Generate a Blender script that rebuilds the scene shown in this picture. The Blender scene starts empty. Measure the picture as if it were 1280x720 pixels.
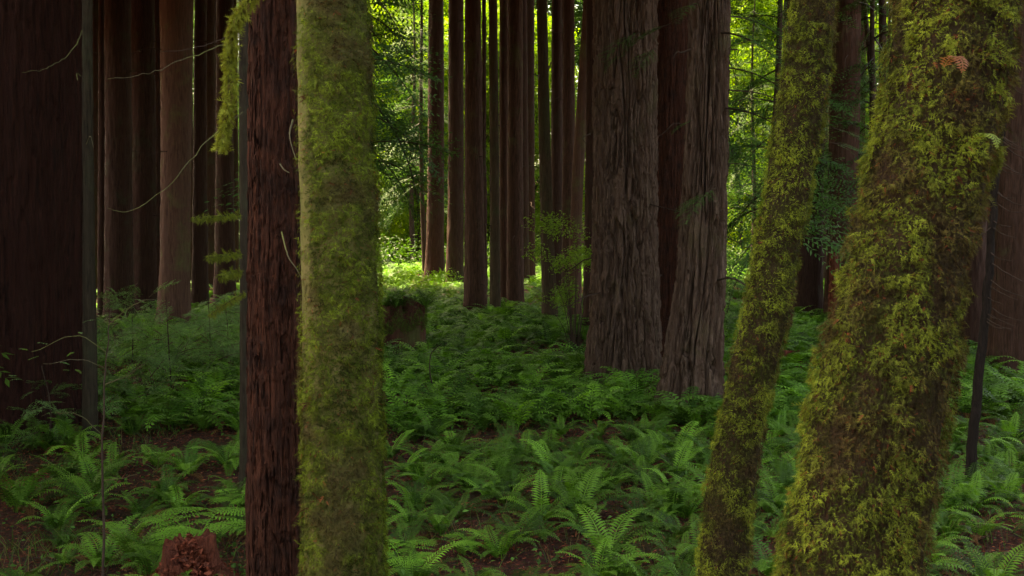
import bpy, math, random
import numpy as np
from mathutils import Vector, Matrix
random.seed(7); rng = np.random.default_rng(11)
S = bpy.context.scene; COL = S.collection
R = math.radians
# ------------------------------------------------------------------ camera
CAM = np.array([0, 0, 3.5]); F = 1300.0; PITCH = math.atan(70/1300)
FW = np.array([0, math.cos(PITCH), -math.sin(PITCH)]); UP = np.array([0, math.sin(PITCH), math.cos(PITCH)])
cd = bpy.data.cameras.new('camera'); cam = bpy.data.objects.new('camera', cd); COL.objects.link(cam)
cam.location = CAM; cam.rotation_euler = (math.pi/2-PITCH, 0, 0)
cd.sensor_width = 36; cd.lens = F/1280*36; cd.clip_end = 2000; S.camera = cam

def at(px, py, Y):
    """point of the place seen at that spot of the photograph, Y metres ahead"""
    d = FW + np.array([(px-640)/F, 0, 0]) + UP*(-(py-360)/F)
    return CAM + d*(Y/d[1])

# ------------------------------------------------------------------ noise
def _h(ix, iy, iz):
    n = (ix.astype(np.int64)*374761393 + iy.astype(np.int64)*668265263 + iz.astype(np.int64)*2147483647 + 1013) & 0xffffffff
    n = ((n ^ (n >> 13))*1274126177) & 0xffffffff
    n = ((n ^ (n >> 15))*2246822519) & 0xffffffff
    return ((n ^ (n >> 16)) & 0xffffff)/float(0xffffff)
def vnoise(x, y, z=0.0):
    x, y, z = np.broadcast_arrays(np.asarray(x, float), np.asarray(y, float), np.asarray(z, float))
    ix, iy, iz = np.floor(x), np.floor(y), np.floor(z)
    fx, fy, fz = x-ix, y-iy, z-iz
    fx, fy, fz = [t*t*(3-2*t) for t in (fx, fy, fz)]
    r = 0
    for a in (0, 1):
        for b in (0, 1):
            for c in (0, 1):
                w = (fx if a else 1-fx)*(fy if b else 1-fy)*(fz if c else 1-fz)
                r = r + w*_h(ix+a, iy+b, iz+c)
    return r
def fbm(x, y, z=0.0, o=4):
    r = 0; a = .5; s = 0
    for i in range(o):
        r = r + a*vnoise(x, y, z); s += a; a *= .5
        x = np.asarray(x)*2.03+17.1; y = np.asarray(y)*2.03+9.7; z = np.asarray(z)*2.03+3.3
    return r/s
def sst(a, b, x):
    t = np.clip((np.asarray(x, float)-a)/(b-a), 0, 1); return t*t*(3-2*t)

def gz(x, y):
    x = np.asarray(x, float); y = np.asarray(y, float)
    return (0.5*(fbm(x/9+5, y/9+2, .3, 3)-.5) + 0.22*(fbm(x/1.7, y/1.7, 7.7, 3)-.5)
            + 0.75*sst(28, 62, y) + 16*sst(85, 260, y) - .25*sst(4, -6, x)*sst(24, 12, y))
def hit(px, py):
    d = FW + np.array([(px-640)/F, 0, 0]) + UP*(-(py-360)/F); d = d/d[1]
    ts = np.linspace(5, 200, 6000); P = CAM[None]+ts[:, None]*d[None]
    k = np.argmax(P[:, 2] < gz(P[:, 0], P[:, 1])); return P[k]

# ------------------------------------------------------------------ mesh helpers
def mesh(name, V, Fc, mat, col=None, smooth=False):
    V = np.ascontiguousarray(V, dtype=np.float32); Fc = np.ascontiguousarray(Fc, dtype=np.int32)
    m = bpy.data.meshes.new(name); n, k = Fc.shape
    m.vertices.add(len(V)); m.vertices.foreach_set('co', V.ravel())
    m.loops.add(n*k); m.loops.foreach_set('vertex_index', Fc.ravel())
    m.polygons.add(n); m.polygons.foreach_set('loop_start', np.arange(0, n*k, k, dtype=np.int32))
    m.polygons.foreach_set('loop_total', np.full(n, k, dtype=np.int32))
    m.polygons.foreach_set('use_smooth', np.full(n, smooth, dtype=bool))
    m.update(calc_edges=True)
    if col is not None:
        a = m.color_attributes.new('Col', 'FLOAT_COLOR', 'POINT')
        c = np.ones((len(V), 4), np.float32); c[:, :3] = col; a.data.foreach_set('color', c.ravel())
    m.materials.append(mat); return m
def obj(name, m, parent=None, loc=None):
    o = bpy.data.objects.new(name, m); COL.objects.link(o)
    if parent is not None: o.parent = parent
    if loc is not None: o.location = loc
    return o
def tag(o, label=None, cat=None, group=None, kind=None):
    if label: o['label'] = label
    if cat: o['category'] = cat
    if group: o['group'] = group
    if kind: o['kind'] = kind
    return o
def thing(name, loc, label, cat, group=None, rz=0):
    o = bpy.data.objects.new(name, None); COL.objects.link(o); o.location = loc; o.rotation_euler[2] = rz
    o.empty_display_size = .2
    return tag(o, label, cat, group)
def cat_(parts):
    """join (V,F,C) arrays"""
    Vs, Fs, Cs = [], [], []; n = 0
    for p in parts:
        Vs.append(p[0]); Fs.append(p[1]+n); n += len(p[0])
        Cs.append(p[2] if len(p) > 2 and p[2] is not None else np.ones((len(p[0]), 3)))
    return np.concatenate(Vs), np.concatenate(Fs), np.concatenate(Cs)
def rep(V, Fc, M, T, C=None, baseC=None):
    """repeat a template with matrices M (n,3,3) columns = axes, offsets T (n,3), colours C (n,3)"""
    n = len(T); k = len(V)
    W = np.einsum('nij,kj->nki', M, V)+T[:, None, :]
    G = Fc[None]+(np.arange(n)*k)[:, None, None]
    cc = None
    if C is not None:
        cc = np.repeat(C[:, None, :], k, 1)
        if baseC is not None: cc = cc*baseC[None]
        cc = cc.reshape(-1, 3)
    return W.reshape(-1, 3), G.reshape(-1, Fc.shape[1]), cc
def norm(a): return a/np.maximum(np.linalg.norm(a, axis=-1, keepdims=True), 1e-9)
def frames(d, u):
    """x = d, z near u"""
    d = norm(d); y = norm(np.cross(u, d)); z = np.cross(d, y)
    return np.stack([d, y, z], -1)
def tube(P, r, ns=8, cap=True):
    P = np.asarray(P, float); n = len(P); r = np.broadcast_to(r, (n,))
    t = norm(np.gradient(P, axis=0)); ref = np.array([0.13, .95, .27])
    a = norm(np.cross(t, ref)); b = np.cross(t, a)
    th = np.arange(ns)/ns*2*np.pi
    V = P[:, None]+r[:, None, None]*(np.cos(th)[None, :, None]*a[:, None]+np.sin(th)[None, :, None]*b[:, None])
    i = np.arange(n-1)[:, None]*ns; j = np.arange(ns)[None]; j2 = (j+1) % ns
    Fq = np.stack([i+j, i+j2, i+ns+j2, i+ns+j], -1).reshape(-1, 4)
    return V.reshape(-1, 3), Fq, None
def smoothpath(pts, n):
    pts = np.asarray(pts, float)
    q = np.vstack([2*pts[0]-pts[1], pts, 2*pts[-1]-pts[-2]]); m = len(pts)-1
    u = np.linspace(0, m-1e-6, n); k = u.astype(int); f = (u-k)[:, None]
    p0, p1, p2, p3 = q[k], q[k+1], q[k+2], q[k+3]
    return .5*((2*p1)+(-p0+p2)*f+(2*p0-5*p1+4*p2-p3)*f*f+(-p0+3*p1-3*p2+p3)*f**3)

# ------------------------------------------------------------------ materials
def newmat(name):
    m = bpy.data.materials.new(name); m.use_nodes = True; nt = m.node_tree; nt.nodes.clear()
    return m, nt, nt.nodes, nt.links
def N(ns, t, **k):
    n = ns.new(t)
    for a, v in k.items():
        if a in n.inputs: n.inputs[a].default_value = v
        else: setattr(n, a, v)
    return n
def rgba(c): return (c[0], c[1], c[2], 1)
def leafmat(name, hue=.0, trans=.35, rough=.55, var=.35, spec=.3, tint=(1, 1, 1), tc=(1.15, 1.1, .55)):
    m, nt, ns, L = newmat(name)
    at_ = N(ns, 'ShaderNodeVertexColor', layer_name='Col')
    oi = N(ns, 'ShaderNodeObjectInfo')
    mr = N(ns, 'ShaderNodeMapRange'); mr.inputs[3].default_value = 1-var; mr.inputs[4].default_value = 1+var
    L.new(oi.outputs['Random'], mr.inputs[0])
    mu = N(ns, 'ShaderNodeVectorMath', operation='SCALE'); L.new(at_.outputs['Color'], mu.inputs[0]); L.new(mr.outputs[0], mu.inputs['Scale'])
    t1 = N(ns, 'ShaderNodeVectorMath', operation='MULTIPLY'); t1.inputs[1].default_value = tint; L.new(mu.outputs[0], t1.inputs[0])
    t2 = N(ns, 'ShaderNodeVectorMath', operation='MULTIPLY'); t2.inputs[1].default_value = tc; L.new(t1.outputs[0], t2.inputs[0])
    p = N(ns, 'ShaderNodeBsdfPrincipled'); p.inputs['Roughness'].default_value = rough; p.inputs['Specular IOR Level'].default_value = spec
    L.new(t1.outputs[0], p.inputs['Base Color'])
    tr = N(ns, 'ShaderNodeBsdfTranslucent'); L.new(t2.outputs[0], tr.inputs[0])
    mx = N(ns, 'ShaderNodeMixShader'); mx.inputs[0].default_value = trans
    L.new(p.outputs[0], mx.inputs[1]); L.new(tr.outputs[0], mx.inputs[2])
    o = N(ns, 'ShaderNodeOutputMaterial'); L.new(mx.outputs[0], o.inputs[0]); return m
def barkmat(name, c1, c2, c3, sx=26, sz=2.2, bump=.8, moss=None, mossamt=.5, rough=.85, dist=.03, patch=1.2):
    """fibrous bark: stretched noise between three colours, patches, optional thin film of algae"""
    m, nt, ns, L = newmat(name)
    tc = N(ns, 'ShaderNodeTexCoord'); oi = N(ns, 'ShaderNodeObjectInfo')
    add = N(ns, 'ShaderNodeVectorMath', operation='ADD'); sc = N(ns, 'ShaderNodeVectorMath', operation='SCALE', Scale=37.)
    cx = N(ns, 'ShaderNodeCombineXYZ'); L.new(oi.outputs['Random'], cx.inputs[0]); L.new(oi.outputs['Random'], cx.inputs[2])
    L.new(cx.outputs[0], sc.inputs[0]); L.new(tc.outputs['Object'], add.inputs[0]); L.new(sc.outputs[0], add.inputs[1])
    mp = N(ns, 'ShaderNodeMapping'); mp.inputs['Scale'].default_value = (sx, sx, sz); L.new(add.outputs[0], mp.inputs[0])
    n1 = N(ns, 'ShaderNodeTexNoise', Scale=1., Detail=8., Roughness=.68, Distortion=.25); L.new(mp.outputs[0], n1.inputs['Vector'])
    mp2 = N(ns, 'ShaderNodeMapping'); mp2.inputs['Scale'].default_value = (sx*.22, sx*.22, sz*.35); L.new(add.outputs[0], mp2.inputs[0])
    n2 = N(ns, 'ShaderNodeTexNoise', Scale=1., Detail=5., Roughness=.6); L.new(mp2.outputs[0], n2.inputs['Vector'])
    n3 = N(ns, 'ShaderNodeTexNoise', Scale=patch, Detail=6., Roughness=.65); L.new(add.outputs[0], n3.inputs['Vector'])
    cr = N(ns, 'ShaderNodeValToRGB'); L.new(n1.outputs['Fac'], cr.inputs[0])
    cr.color_ramp.elements[0].position = .36; cr.color_ramp.elements[0].color = rgba(c1)
    cr.color_ramp.elements[1].position = .66; cr.color_ramp.elements[1].color = rgba(c2)
    cr2 = N(ns, 'ShaderNodeValToRGB'); L.new(n2.outputs['Fac'], cr2.inputs[0])
    cr2.color_ramp.elements[0].position = .4; cr2.color_ramp.elements[0].color = (0, 0, 0, 1)
    cr2.color_ramp.elements[1].position = .68; cr2.color_ramp.elements[1].color = (1, 1, 1, 1)
    mx = N(ns, 'ShaderNodeMix', data_type='RGBA'); L.new(cr2.outputs[0], mx.inputs[0]); L.new(cr.outputs[0], mx.inputs[6]); mx.inputs[7].default_value = rgba(c3)
    last = mx.outputs[2]
    if moss:
        cr3 = N(ns, 'ShaderNodeValToRGB'); L.new(n3.outputs['Fac'], cr3.inputs[0])
        cr3.color_ramp.elements[0].position = .62-.25*mossamt; cr3.color_ramp.elements[0].color = (0, 0, 0, 1)
        cr3.color_ramp.elements[1].position = .82-.25*mossamt; cr3.color_ramp.elements[1].color = (.8, .8, .8, 1)
        mx2 = N(ns, 'ShaderNodeMix', data_type='RGBA'); L.new(cr3.outputs[0], mx2.inputs[0]); L.new(last, mx2.inputs[6]); mx2.inputs[7].default_value = rgba(moss)
        last = mx2.outputs[2]
    p = N(ns, 'ShaderNodeBsdfPrincipled'); p.inputs['Roughness'].default_value = rough; p.inputs['Specular IOR Level'].default_value = .15
    L.new(last, p.inputs['Base Color'])
    b = N(ns, 'ShaderNodeBump', Strength=bump, Distance=dist); L.new(n1.outputs['Fac'], b.inputs['Height'])
    b2 = N(ns, 'ShaderNodeBump', Strength=bump*.8, Distance=dist*2.5); L.new(n2.outputs['Fac'], b2.inputs['Height']); L.new(b.outputs[0], b2.inputs['Normal'])
    L.new(b2.outputs[0], p.inputs['Normal'])
    o = N(ns, 'ShaderNodeOutputMaterial'); L.new(p.outputs[0], o.inputs[0]); return m

M = {}
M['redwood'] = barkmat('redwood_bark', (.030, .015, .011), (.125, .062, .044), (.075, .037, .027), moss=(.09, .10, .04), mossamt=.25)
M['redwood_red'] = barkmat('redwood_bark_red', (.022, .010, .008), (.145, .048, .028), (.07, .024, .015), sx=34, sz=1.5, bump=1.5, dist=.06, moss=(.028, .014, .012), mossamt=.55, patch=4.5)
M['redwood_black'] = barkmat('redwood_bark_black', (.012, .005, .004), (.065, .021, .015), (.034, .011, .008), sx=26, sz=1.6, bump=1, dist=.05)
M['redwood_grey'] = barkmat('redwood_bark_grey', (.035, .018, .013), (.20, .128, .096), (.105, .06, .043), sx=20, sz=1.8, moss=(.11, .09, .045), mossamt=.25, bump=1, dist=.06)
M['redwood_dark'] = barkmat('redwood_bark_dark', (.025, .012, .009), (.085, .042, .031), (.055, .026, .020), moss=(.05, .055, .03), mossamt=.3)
M['redwood_pale'] = barkmat('redwood_bark_pale', (.07, .034, .026), (.19, .098, .072), (.13, .066, .05), moss=(.14, .15, .06), mossamt=.35)
M['redwood_green'] = barkmat('bark_algae', (.03, .02, .013), (.10, .065, .04), (.065, .043, .026), moss=(.055, .065, .028), mossamt=.45)
M['alder'] = barkmat('alder_bark', (.07, .065, .022), (.20, .17, .065), (.10, .10, .03), sx=9, sz=7, bump=.5, moss=(.07, .09, .02), mossamt=.6, dist=.012, patch=3)
M['under_moss'] = barkmat('bark_under_moss', (.02, .012, .008), (.085, .048, .026), (.05, .034, .015), sx=30, sz=12, bump=1.4, dist=.05, moss=(.05, .055, .014), mossamt=.5, patch=5)
M['twig'] = barkmat('twig_bark', (.03, .018, .014), (.08, .05, .038), (.06, .04, .03), sx=60, sz=40, bump=.3)
M['blackwood'] = barkmat('black_wood', (.008, .006, .005), (.03, .02, .017), (.02, .014, .012), sx=40, sz=8, bump=.6)
M['palewood'] = barkmat('dead_twig', (.06, .05, .03), (.14, .12, .07), (.10, .085, .05), sx=60, sz=40, bump=.3, moss=(.16, .18, .05), mossamt=.7)
M['rotten'] = barkmat('rotten_wood', (.05, .012, .008), (.26, .07, .04), (.15, .045, .028), sx=30, sz=8, bump=1.2, dist=.05)
M['stump'] = barkmat('stump_wood', (.03, .012, .009), (.16, .062, .040), (.08, .032, .022), sx=24, sz=2, bump=1, moss=(.08, .11, .03), mossamt=.35)
M['moss'] = leafmat('moss', trans=.22, rough=.8, var=.05, spec=.15, tc=(1.2, 1.1, .5))
M['fern'] = leafmat('fern', trans=.32, rough=.55, var=.38, spec=.22, tc=(1.0, 1.15, .5))
M['leaf'] = leafmat('broad_leaf', trans=.5, rough=.5, var=.25, spec=.3, tc=(1.0, 1.15, .45))
M['needle'] = leafmat('needles', trans=.38, rough=.5, var=.25, spec=.3, tc=(1.1, 1.2, .6))
M['grass'] = leafmat('grass', trans=.35, rough=.5, var=.2, spec=.3)
M['litter'] = leafmat('litter', trans=.1, rough=.75, var=.1, spec=.25, tc=(1, 1, 1))

def groundmat():
    m, nt, ns, L = newmat('forest_floor')
    tc = N(ns, 'ShaderNodeTexCoord')
    n1 = N(ns, 'ShaderNodeTexNoise', Scale=9., Detail=10., Roughness=.75); L.new(tc.outputs['Object'], n1.inputs['Vector'])
    n2 = N(ns, 'ShaderNodeTexNoise', Scale=.5, Detail=5., Roughness=.6); L.new(tc.outputs['Object'], n2.inputs['Vector'])
    v = N(ns, 'ShaderNodeTexVoronoi', Scale=26.); L.new(tc.outputs['Object'], v.inputs['Vector'])
    cr = N(ns, 'ShaderNodeValToRGB'); L.new(n1.outputs['Fac'], cr.inputs[0])
    e = cr.color_ramp.elements; e[0].position = .35; e[0].color = (.022, .010, .007, 1); e[1].position = .7; e[1].color = (.16, .046, .026, 1)
    e2 = e.new(.52); e2.color = (.07, .027, .017, 1)
    mxa = N(ns, 'ShaderNodeMix', data_type='RGBA', blend_type='OVERLAY'); mxa.inputs[0].default_value = .35
    L.new(cr.outputs[0], mxa.inputs[6]); L.new(v.outputs['Color'], mxa.inputs[7])
    cr2 = N(ns, 'ShaderNodeValToRGB'); L.new(n2.outputs['Fac'], cr2.inputs[0]); cr2.color_ramp.elements[0].position = .5; cr2.color_ramp.elements[1].position = .68
    cr2.color_ramp.elements[1].color = (.6, .6, .6, 1)
    mx = N(ns, 'ShaderNodeMix', data_type='RGBA'); L.new(cr2.outputs[0], mx.inputs[0]); L.new(mxa.outputs[2], mx.inputs[6]); mx.inputs[7].default_value = (.03, .045, .014, 1)
    p = N(ns, 'ShaderNodeBsdfPrincipled'); p.inputs['Roughness'].default_value = .9; p.inputs['Specular IOR Level'].default_value = .15
    L.new(mx.outputs[2], p.inputs['Base Color'])
    b = N(ns, 'ShaderNodeBump', Strength=1., Distance=.08); L.new(n1.outputs['Fac'], b.inputs['Height']); L.new(b.outputs[0], p.inputs['Normal'])
    o = N(ns, 'ShaderNodeOutputMaterial'); L.new(p.outputs[0], o.inputs[0]); return m
M['ground'] = groundmat()

# ------------------------------------------------------------------ ground
ys = np.concatenate([np.linspace(-250, -5, 25)[:-1], np.linspace(-5, 8, 20)[:-1], np.linspace(8, 34, 300)[:-1], np.linspace(34, 90, 200)[:-1], np.linspace(90, 420, 60)])
xs = np.concatenate([np.linspace(-300, -30, 30)[:-1], np.linspace(-30, -13, 60)[:-1], np.linspace(-13, 13, 300)[:-1], np.linspace(13, 30, 60)[:-1], np.linspace(30, 300, 30)])
X, Yg = np.meshgrid(xs, ys); Z = gz(X, Yg)+.05*(fbm(X*3, Yg*3, 1.5, 3)-.5)
nx = len(xs); i = np.arange(len(ys)-1)[:, None]*nx; j = np.arange(nx-1)[None]
Fg = np.stack([i+j, i+j+1, i+nx+j+1, i+nx+j], -1).reshape(-1, 4)
g = obj('ground', mesh('ground', np.stack([X, Yg, Z], -1).reshape(-1, 3), Fg, M['ground'], smooth=True))
tag(g, 'reddish brown forest floor of bare duff under the ferns', 'ground', kind='structure')

# ------------------------------------------------------------------ trunks
TRUNKS = []   # (x, y, r) at the ground, to keep plants out of them
def trunk_grid(base, path, rad, ns, zv, nv, nu=14, ridge=.05, rf=7., lobes=.0, seed=0, lump=0., lumpf=6., flare=.16, flh=.45, zstretch=.14, furrow=None, plates=0., gw=.19):
    furrow = ridge*1.1 if furrow is None else furrow
    """grid (rings, ns, 3) in local coordinates: path(z)->(x,y), rad(z)"""
    H = path['H']; z0 = -0.45
    zz = np.concatenate([np.linspace(z0, zv, nv)[:-1], np.linspace(zv, H, nu)])
    cx = np.interp(zz, path['z'], path['x']); cy = np.interp(zz, path['z'], path['y'])
    if len(path['z']) > 3:
        k = max(3, nv//14); ker = np.ones(k)/k
        def sm(a):
            p = np.concatenate([np.linspace(a[0]-(a[1]-a[0])*k, a[0], k, endpoint=False), a, np.full(k, a[-1])]); return np.convolve(p, ker, 'same')[k:-k]
        vis = zz < zv
        cx = np.where(vis, sm(cx), cx); cy = np.where(vis, sm(cy), cy)
    r = np.interp(zz, path['z'], rad)
    r = r*(1+flare*np.exp(-np.maximum(zz, 0)/flh))
    th = np.linspace(0, 2*np.pi, ns, endpoint=False)
    T, ZZ = np.meshgrid(th, zz); RR = r[:, None]*np.ones_like(T)
    c, s = np.cos(T), np.sin(T); r0 = rad[0]
    ux, uy = c*r0*rf+seed*13.1, s*r0*rf+seed*7.7
    wob = (fbm(ux*.25, uy*.25, ZZ*rf*.12, 2)-.5)*1.6
    n = fbm(ux+wob, uy+wob, ZZ*rf*zstretch, 3)
    rg = 1-np.abs(2*n-1)*2.2
    wd = gw*(.7+.8*fbm(ux*.5, uy*.5, ZZ*.6, 2))
    d = ridge*.35*rg-furrow*np.exp(-(np.abs(2*n-1)/wd)**2)
    nf2 = fbm(ux*1.7+wob*1.5+31, uy*1.7+wob, ZZ*rf*zstretch*1.3+9, 3); d = d-furrow*.55*np.exp(-(np.abs(2*nf2-1)/.14)**2)
    if plates:
        q = fbm(c*r0*9+seed, s*r0*9+5, ZZ*6+wob*2, 4); d = d-plates*sst(.58, .66, q)+plates*.5*sst(.42, .5, q)
    n2 = fbm(ux*2.3, uy*2.3, ZZ*rf*zstretch*3.5+40, 3); d = d+ridge*.7*(n2-.5)
    if lobes:
        lb = fbm(c*1.6+seed*3.3, s*1.6+seed, ZZ*.12, 2)-.5
        d = d+lobes*r0*lb*(.55+1.6*np.exp(-np.maximum(ZZ, 0)/(2.2*flh+1e-6)))
    if lump:
        d = d+lump*(fbm(c*r0*lumpf+seed, s*r0*lumpf, ZZ*lumpf*.8, 4)-.5)*2
    RR = RR+d
    G = np.stack([cx[:, None]+c*RR, cy[:, None]+s*RR, ZZ], -1)
    return G
def grid_faces(nr, ns):
    i = np.arange(nr-1)[:, None]*ns; j = np.arange(ns)[None]; j2 = (j+1) % ns
    return np.stack([i+j, i+j2, i+ns+j2, i+ns+j], -1).reshape(-1, 4)
def px_path(pts, Y, H, taper=.35):
    """pts: (px, py, width px) from top to bottom -> path and radii in local coordinates, base on the ground"""
    pts = sorted(pts, key=lambda p: -p[1])
    W = [(*at(p[0], p[1], Y), p[2]*Y/F/2) for p in pts]
    # extend down to the ground
    a, b = W[0], W[1]
    g0 = gz(a[0], Y)
    for _ in range(4):
        t = (a[2]-g0)/(b[2]-a[2]); t = min(t, 2.5)
        bx = a[0]-(b[0]-a[0])*t; g0 = float(gz(bx, Y))
    W = [(bx, Y, g0, a[3]+(a[3]-b[3])*min(t, 1.)*.5)]+[w for w in W if w[2] > g0+.15]
    base = np.array([bx, Y, g0])
    z = [w[2]-g0 for w in W]; x = [w[0]-bx for w in W]; r = [w[3] for w in W]
    # on up to the top, straightening
    sl = (x[-1]-x[-2])/max(z[-1]-z[-2], .1)
    if H > z[-1]+1:
        zt = z[-1]
        for f in (.25, .6, 1):
            zz = zt+(H-zt)*f; x.append(x[-1]+sl*(zz-z[-1])*(.8-.5*f)); z.append(zz); r.append(r[-1]*(1-(taper*(.35 if f < 1 else .5))))
    return base, dict(z=z, x=x, y=[0]*len(z), H=z[-1]), r

# off-frame crowns, shared meshes
def crown_mesh(name, n, Rr, Hh, size, mat, c0, c1, clump=60, seed=0):
    g = np.random.default_rng(seed)
    cz = g.random(clump); ca = g.random(clump)*2*np.pi; cr_ = Rr*(1-.75*cz)*np.sqrt(g.random(clump))
    cc = np.stack([cr_*np.cos(ca), cr_*np.sin(ca), cz*Hh], -1)
    k = g.integers(0, clump, n)
    P = cc[k]+g.normal(size=(n, 3))*np.array([.55, .55, .3])*Rr*.3
    d = norm(g.normal(size=(n, 3))*np.array([1, 1, .5])); u = norm(g.normal(size=(n, 3))*.5+np.array([0, 0, 1]))
    A = frames(d, u)*(size*(.6+.8*g.random(n)))[:, None, None]
    t = g.random((n, 1)); C = np.array(c0)*(1-t)+np.array(c1)*t
    V = np.array([[-.5, 0, 0], [0, .28, .05], [.5, 0, -.08], [0, -.28, .05]]); Fq = np.array([[0, 1, 2, 3]])
    V, Fq, C = rep(V, Fq, A, P, C); return mesh(name, V, Fq, mat, C)
CR = [crown_mesh('high_crown', 4200, 5.0, 16, 1.0, M['needle'], (.03, .06, .02), (.06, .10, .03), 70, s) for s in (1, 2, 3)]
CRB = crown_mesh('maple_crown', 1300, 3.6, 4, .3, M['leaf'], (.05, .10, .02), (.10, .16, .03), 110, 9)

BG = []
def tree(label, pts, mat, baseY=None, Y=None, H=34, ns=40, nv=140, name='redwood_tree', cat='redwood tree', group=None, crown=True, **kw):
    if Y is None:
        p = sorted(pts, key=lambda p: -p[1])[0]; Y = float(hit(p[0], baseY or p[1])[1])
    base, path, rad = px_path(pts, Y, H)
    t = thing(name, base, label, cat, group)
    zv = min(3.5+.235*Y+1.5-base[2], path['H']-1)
    G = trunk_grid(base, path, rad, ns, zv, nv, **kw)
    o = obj('trunk', mesh('trunk', G.reshape(-1, 3), grid_faces(G.shape[0], ns), M[mat], smooth=True), t)
    if crown:
        c = obj('crown', random.choice(CR) if crown is True else crown, t)
        zc = max(3.5+.27*(Y+4)+1-base[2], 11) if crown is True else 9
        c.location = (path['x'][-1]*.6, 0, zc); c.rotation_euler[2] = random.random()*6
        if crown is True:
            sc = random.uniform(1.2, 1.5) if pts[0][0] < 400 or pts[0][0] > 760 else random.uniform(.4, .55)
            if rad[0] > .25 and 0 < base[0] < 6 and Y < 32: sc = 1.35
            if Y < 10: sc = .62; c.scale = (sc, sc, 1.05)
    TRUNKS.append((base[0], base[1], max(rad)*(1+kw.get('flare', 0))))
    if crown is True and Y > 20: BG.append((t, G, base))
    return t, G, base

# ------------------------------------------------------------------ moss on surfaces
def moss_template():
    V = [[0, 0, 0]]; Fq = []
    xs_ = [.0, .34, .68, 1.]
    for a, b, w in ((.0, .3, .24), (.2, .5, .27), (.42, .7, .22), (.62, .9, .15)):
        for s in (-1, 1):
            k = len(V); za = -.25*a*a; V += [[a, 0, za], [a+.16+b*.2, s*w, za+.06], [a+.11, s*.01, za-.02]]; Fq.append([k, k+1, k+2] if s > 0 else [k, k+2, k+1])
    k = len(V); V += [[0, .035, 0], [0, -.035, 0], [1.1, 0, -.3]]; Fq.append([k, k+1, k+2])
    return np.array(V), np.array(Fq)
MT = moss_template()
def moss(G, n, size, mask, palette, z0, z1, droop=.5, out=.6, seed=0, name='moss', parent=None, mat=None, nf=9., outliers=.03, clump=.012, side=0., brown=None, cover=.3):
    """n little feathery sprigs on the grid surface G between z0 and z1 (local)"""
    g = np.random.default_rng(seed); nr, ns, _ = G.shape
    zr = G[:, :, 2].mean(1); i0 = np.searchsorted(zr, z0); i1 = min(np.searchsorted(zr, z1), nr-2)
    seg = np.diff(zr[i0:i1+1]); pz = seg/seg.sum()
    a = i0+g.choice(len(pz), n, p=pz); fa = g.random(n); b = g.integers(0, ns, n); fb = g.random(n); b2 = (b+1) % ns
    A, B, C_, D = G[a, b], G[a, b2], G[a+1, b], G[a+1, b2]
    P = (A*(1-fb)[:, None]+B*fb[:, None])*(1-fa)[:, None]+(C_*(1-fb)[:, None]+D*fb[:, None])*fa[:, None]
    tu = norm(B-A); tv = norm(C_-A); nn = norm(np.cross(tu, tv))
    keep = g.random(n) < mask(P, nn)*np.where(nn[:, 1] > .35, .25, 1)
    P, nn, tu, tv = P[keep], nn[keep], tu[keep], tv[keep]; n = len(P)
    lay = sst(.38, .66, fbm(P[:, 0]*nf*2.6+3, P[:, 1]*nf*2.6, P[:, 2]*nf*3.2, 3))
    kk = g.random(n) < cover+(1-cover)*lay; P, nn, tu, tv, lay = P[kk], nn[kk], tu[kk], tv[kk], lay[kk]; n = len(P)
    P = P+nn*(clump*lay*g.random(n)**.5+.002)[:, None]
    d = nn*out*(g.random((n, 1))*.9+.4)+np.array([0, 0, -droop])*(g.random((n, 1))*1.3+.1)+tu*g.normal(size=(n, 1))*.55+tv*g.normal(size=(n, 1))*.3
    u = norm(nn+.5*g.normal(size=(n, 3)))
    s = size*np.exp(g.normal(size=n)*.38)
    A = frames(d, u)*s[:, None, None]
    t1 = np.clip(sst(.36, .64, fbm(P[:, 0]*nf, P[:, 1]*nf, P[:, 2]*nf*.8, 4))*.55+.45*lay+g.normal(size=n)*.15, 0, 1)[:, None]
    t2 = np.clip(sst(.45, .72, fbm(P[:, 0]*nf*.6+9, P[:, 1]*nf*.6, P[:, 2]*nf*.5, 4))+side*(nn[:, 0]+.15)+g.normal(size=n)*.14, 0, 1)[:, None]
    if brown is not None: t2 = np.clip(np.maximum(t2, brown(P, nn)[:, None]*(.8+.3*g.random((n, 1)))), 0, 1)
    pa, pb, pc = [np.array(c) for c in palette]
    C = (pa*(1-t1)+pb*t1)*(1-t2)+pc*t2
    o_ = g.random(n) < outliers; C[o_] = np.array([.22, .06, .03])*g.random((o_.sum(), 1))*1.2
    C = C*(.35+1.25*g.random((n, 1)))
    V, Fq, CC = rep(MT[0], MT[1], A, P, C)
    return obj(name, mesh(name, V, Fq, mat or M['moss'], CC), parent)

# ================================================================== THE TREES
RW = 'redwoods at the back of the grove'
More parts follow.
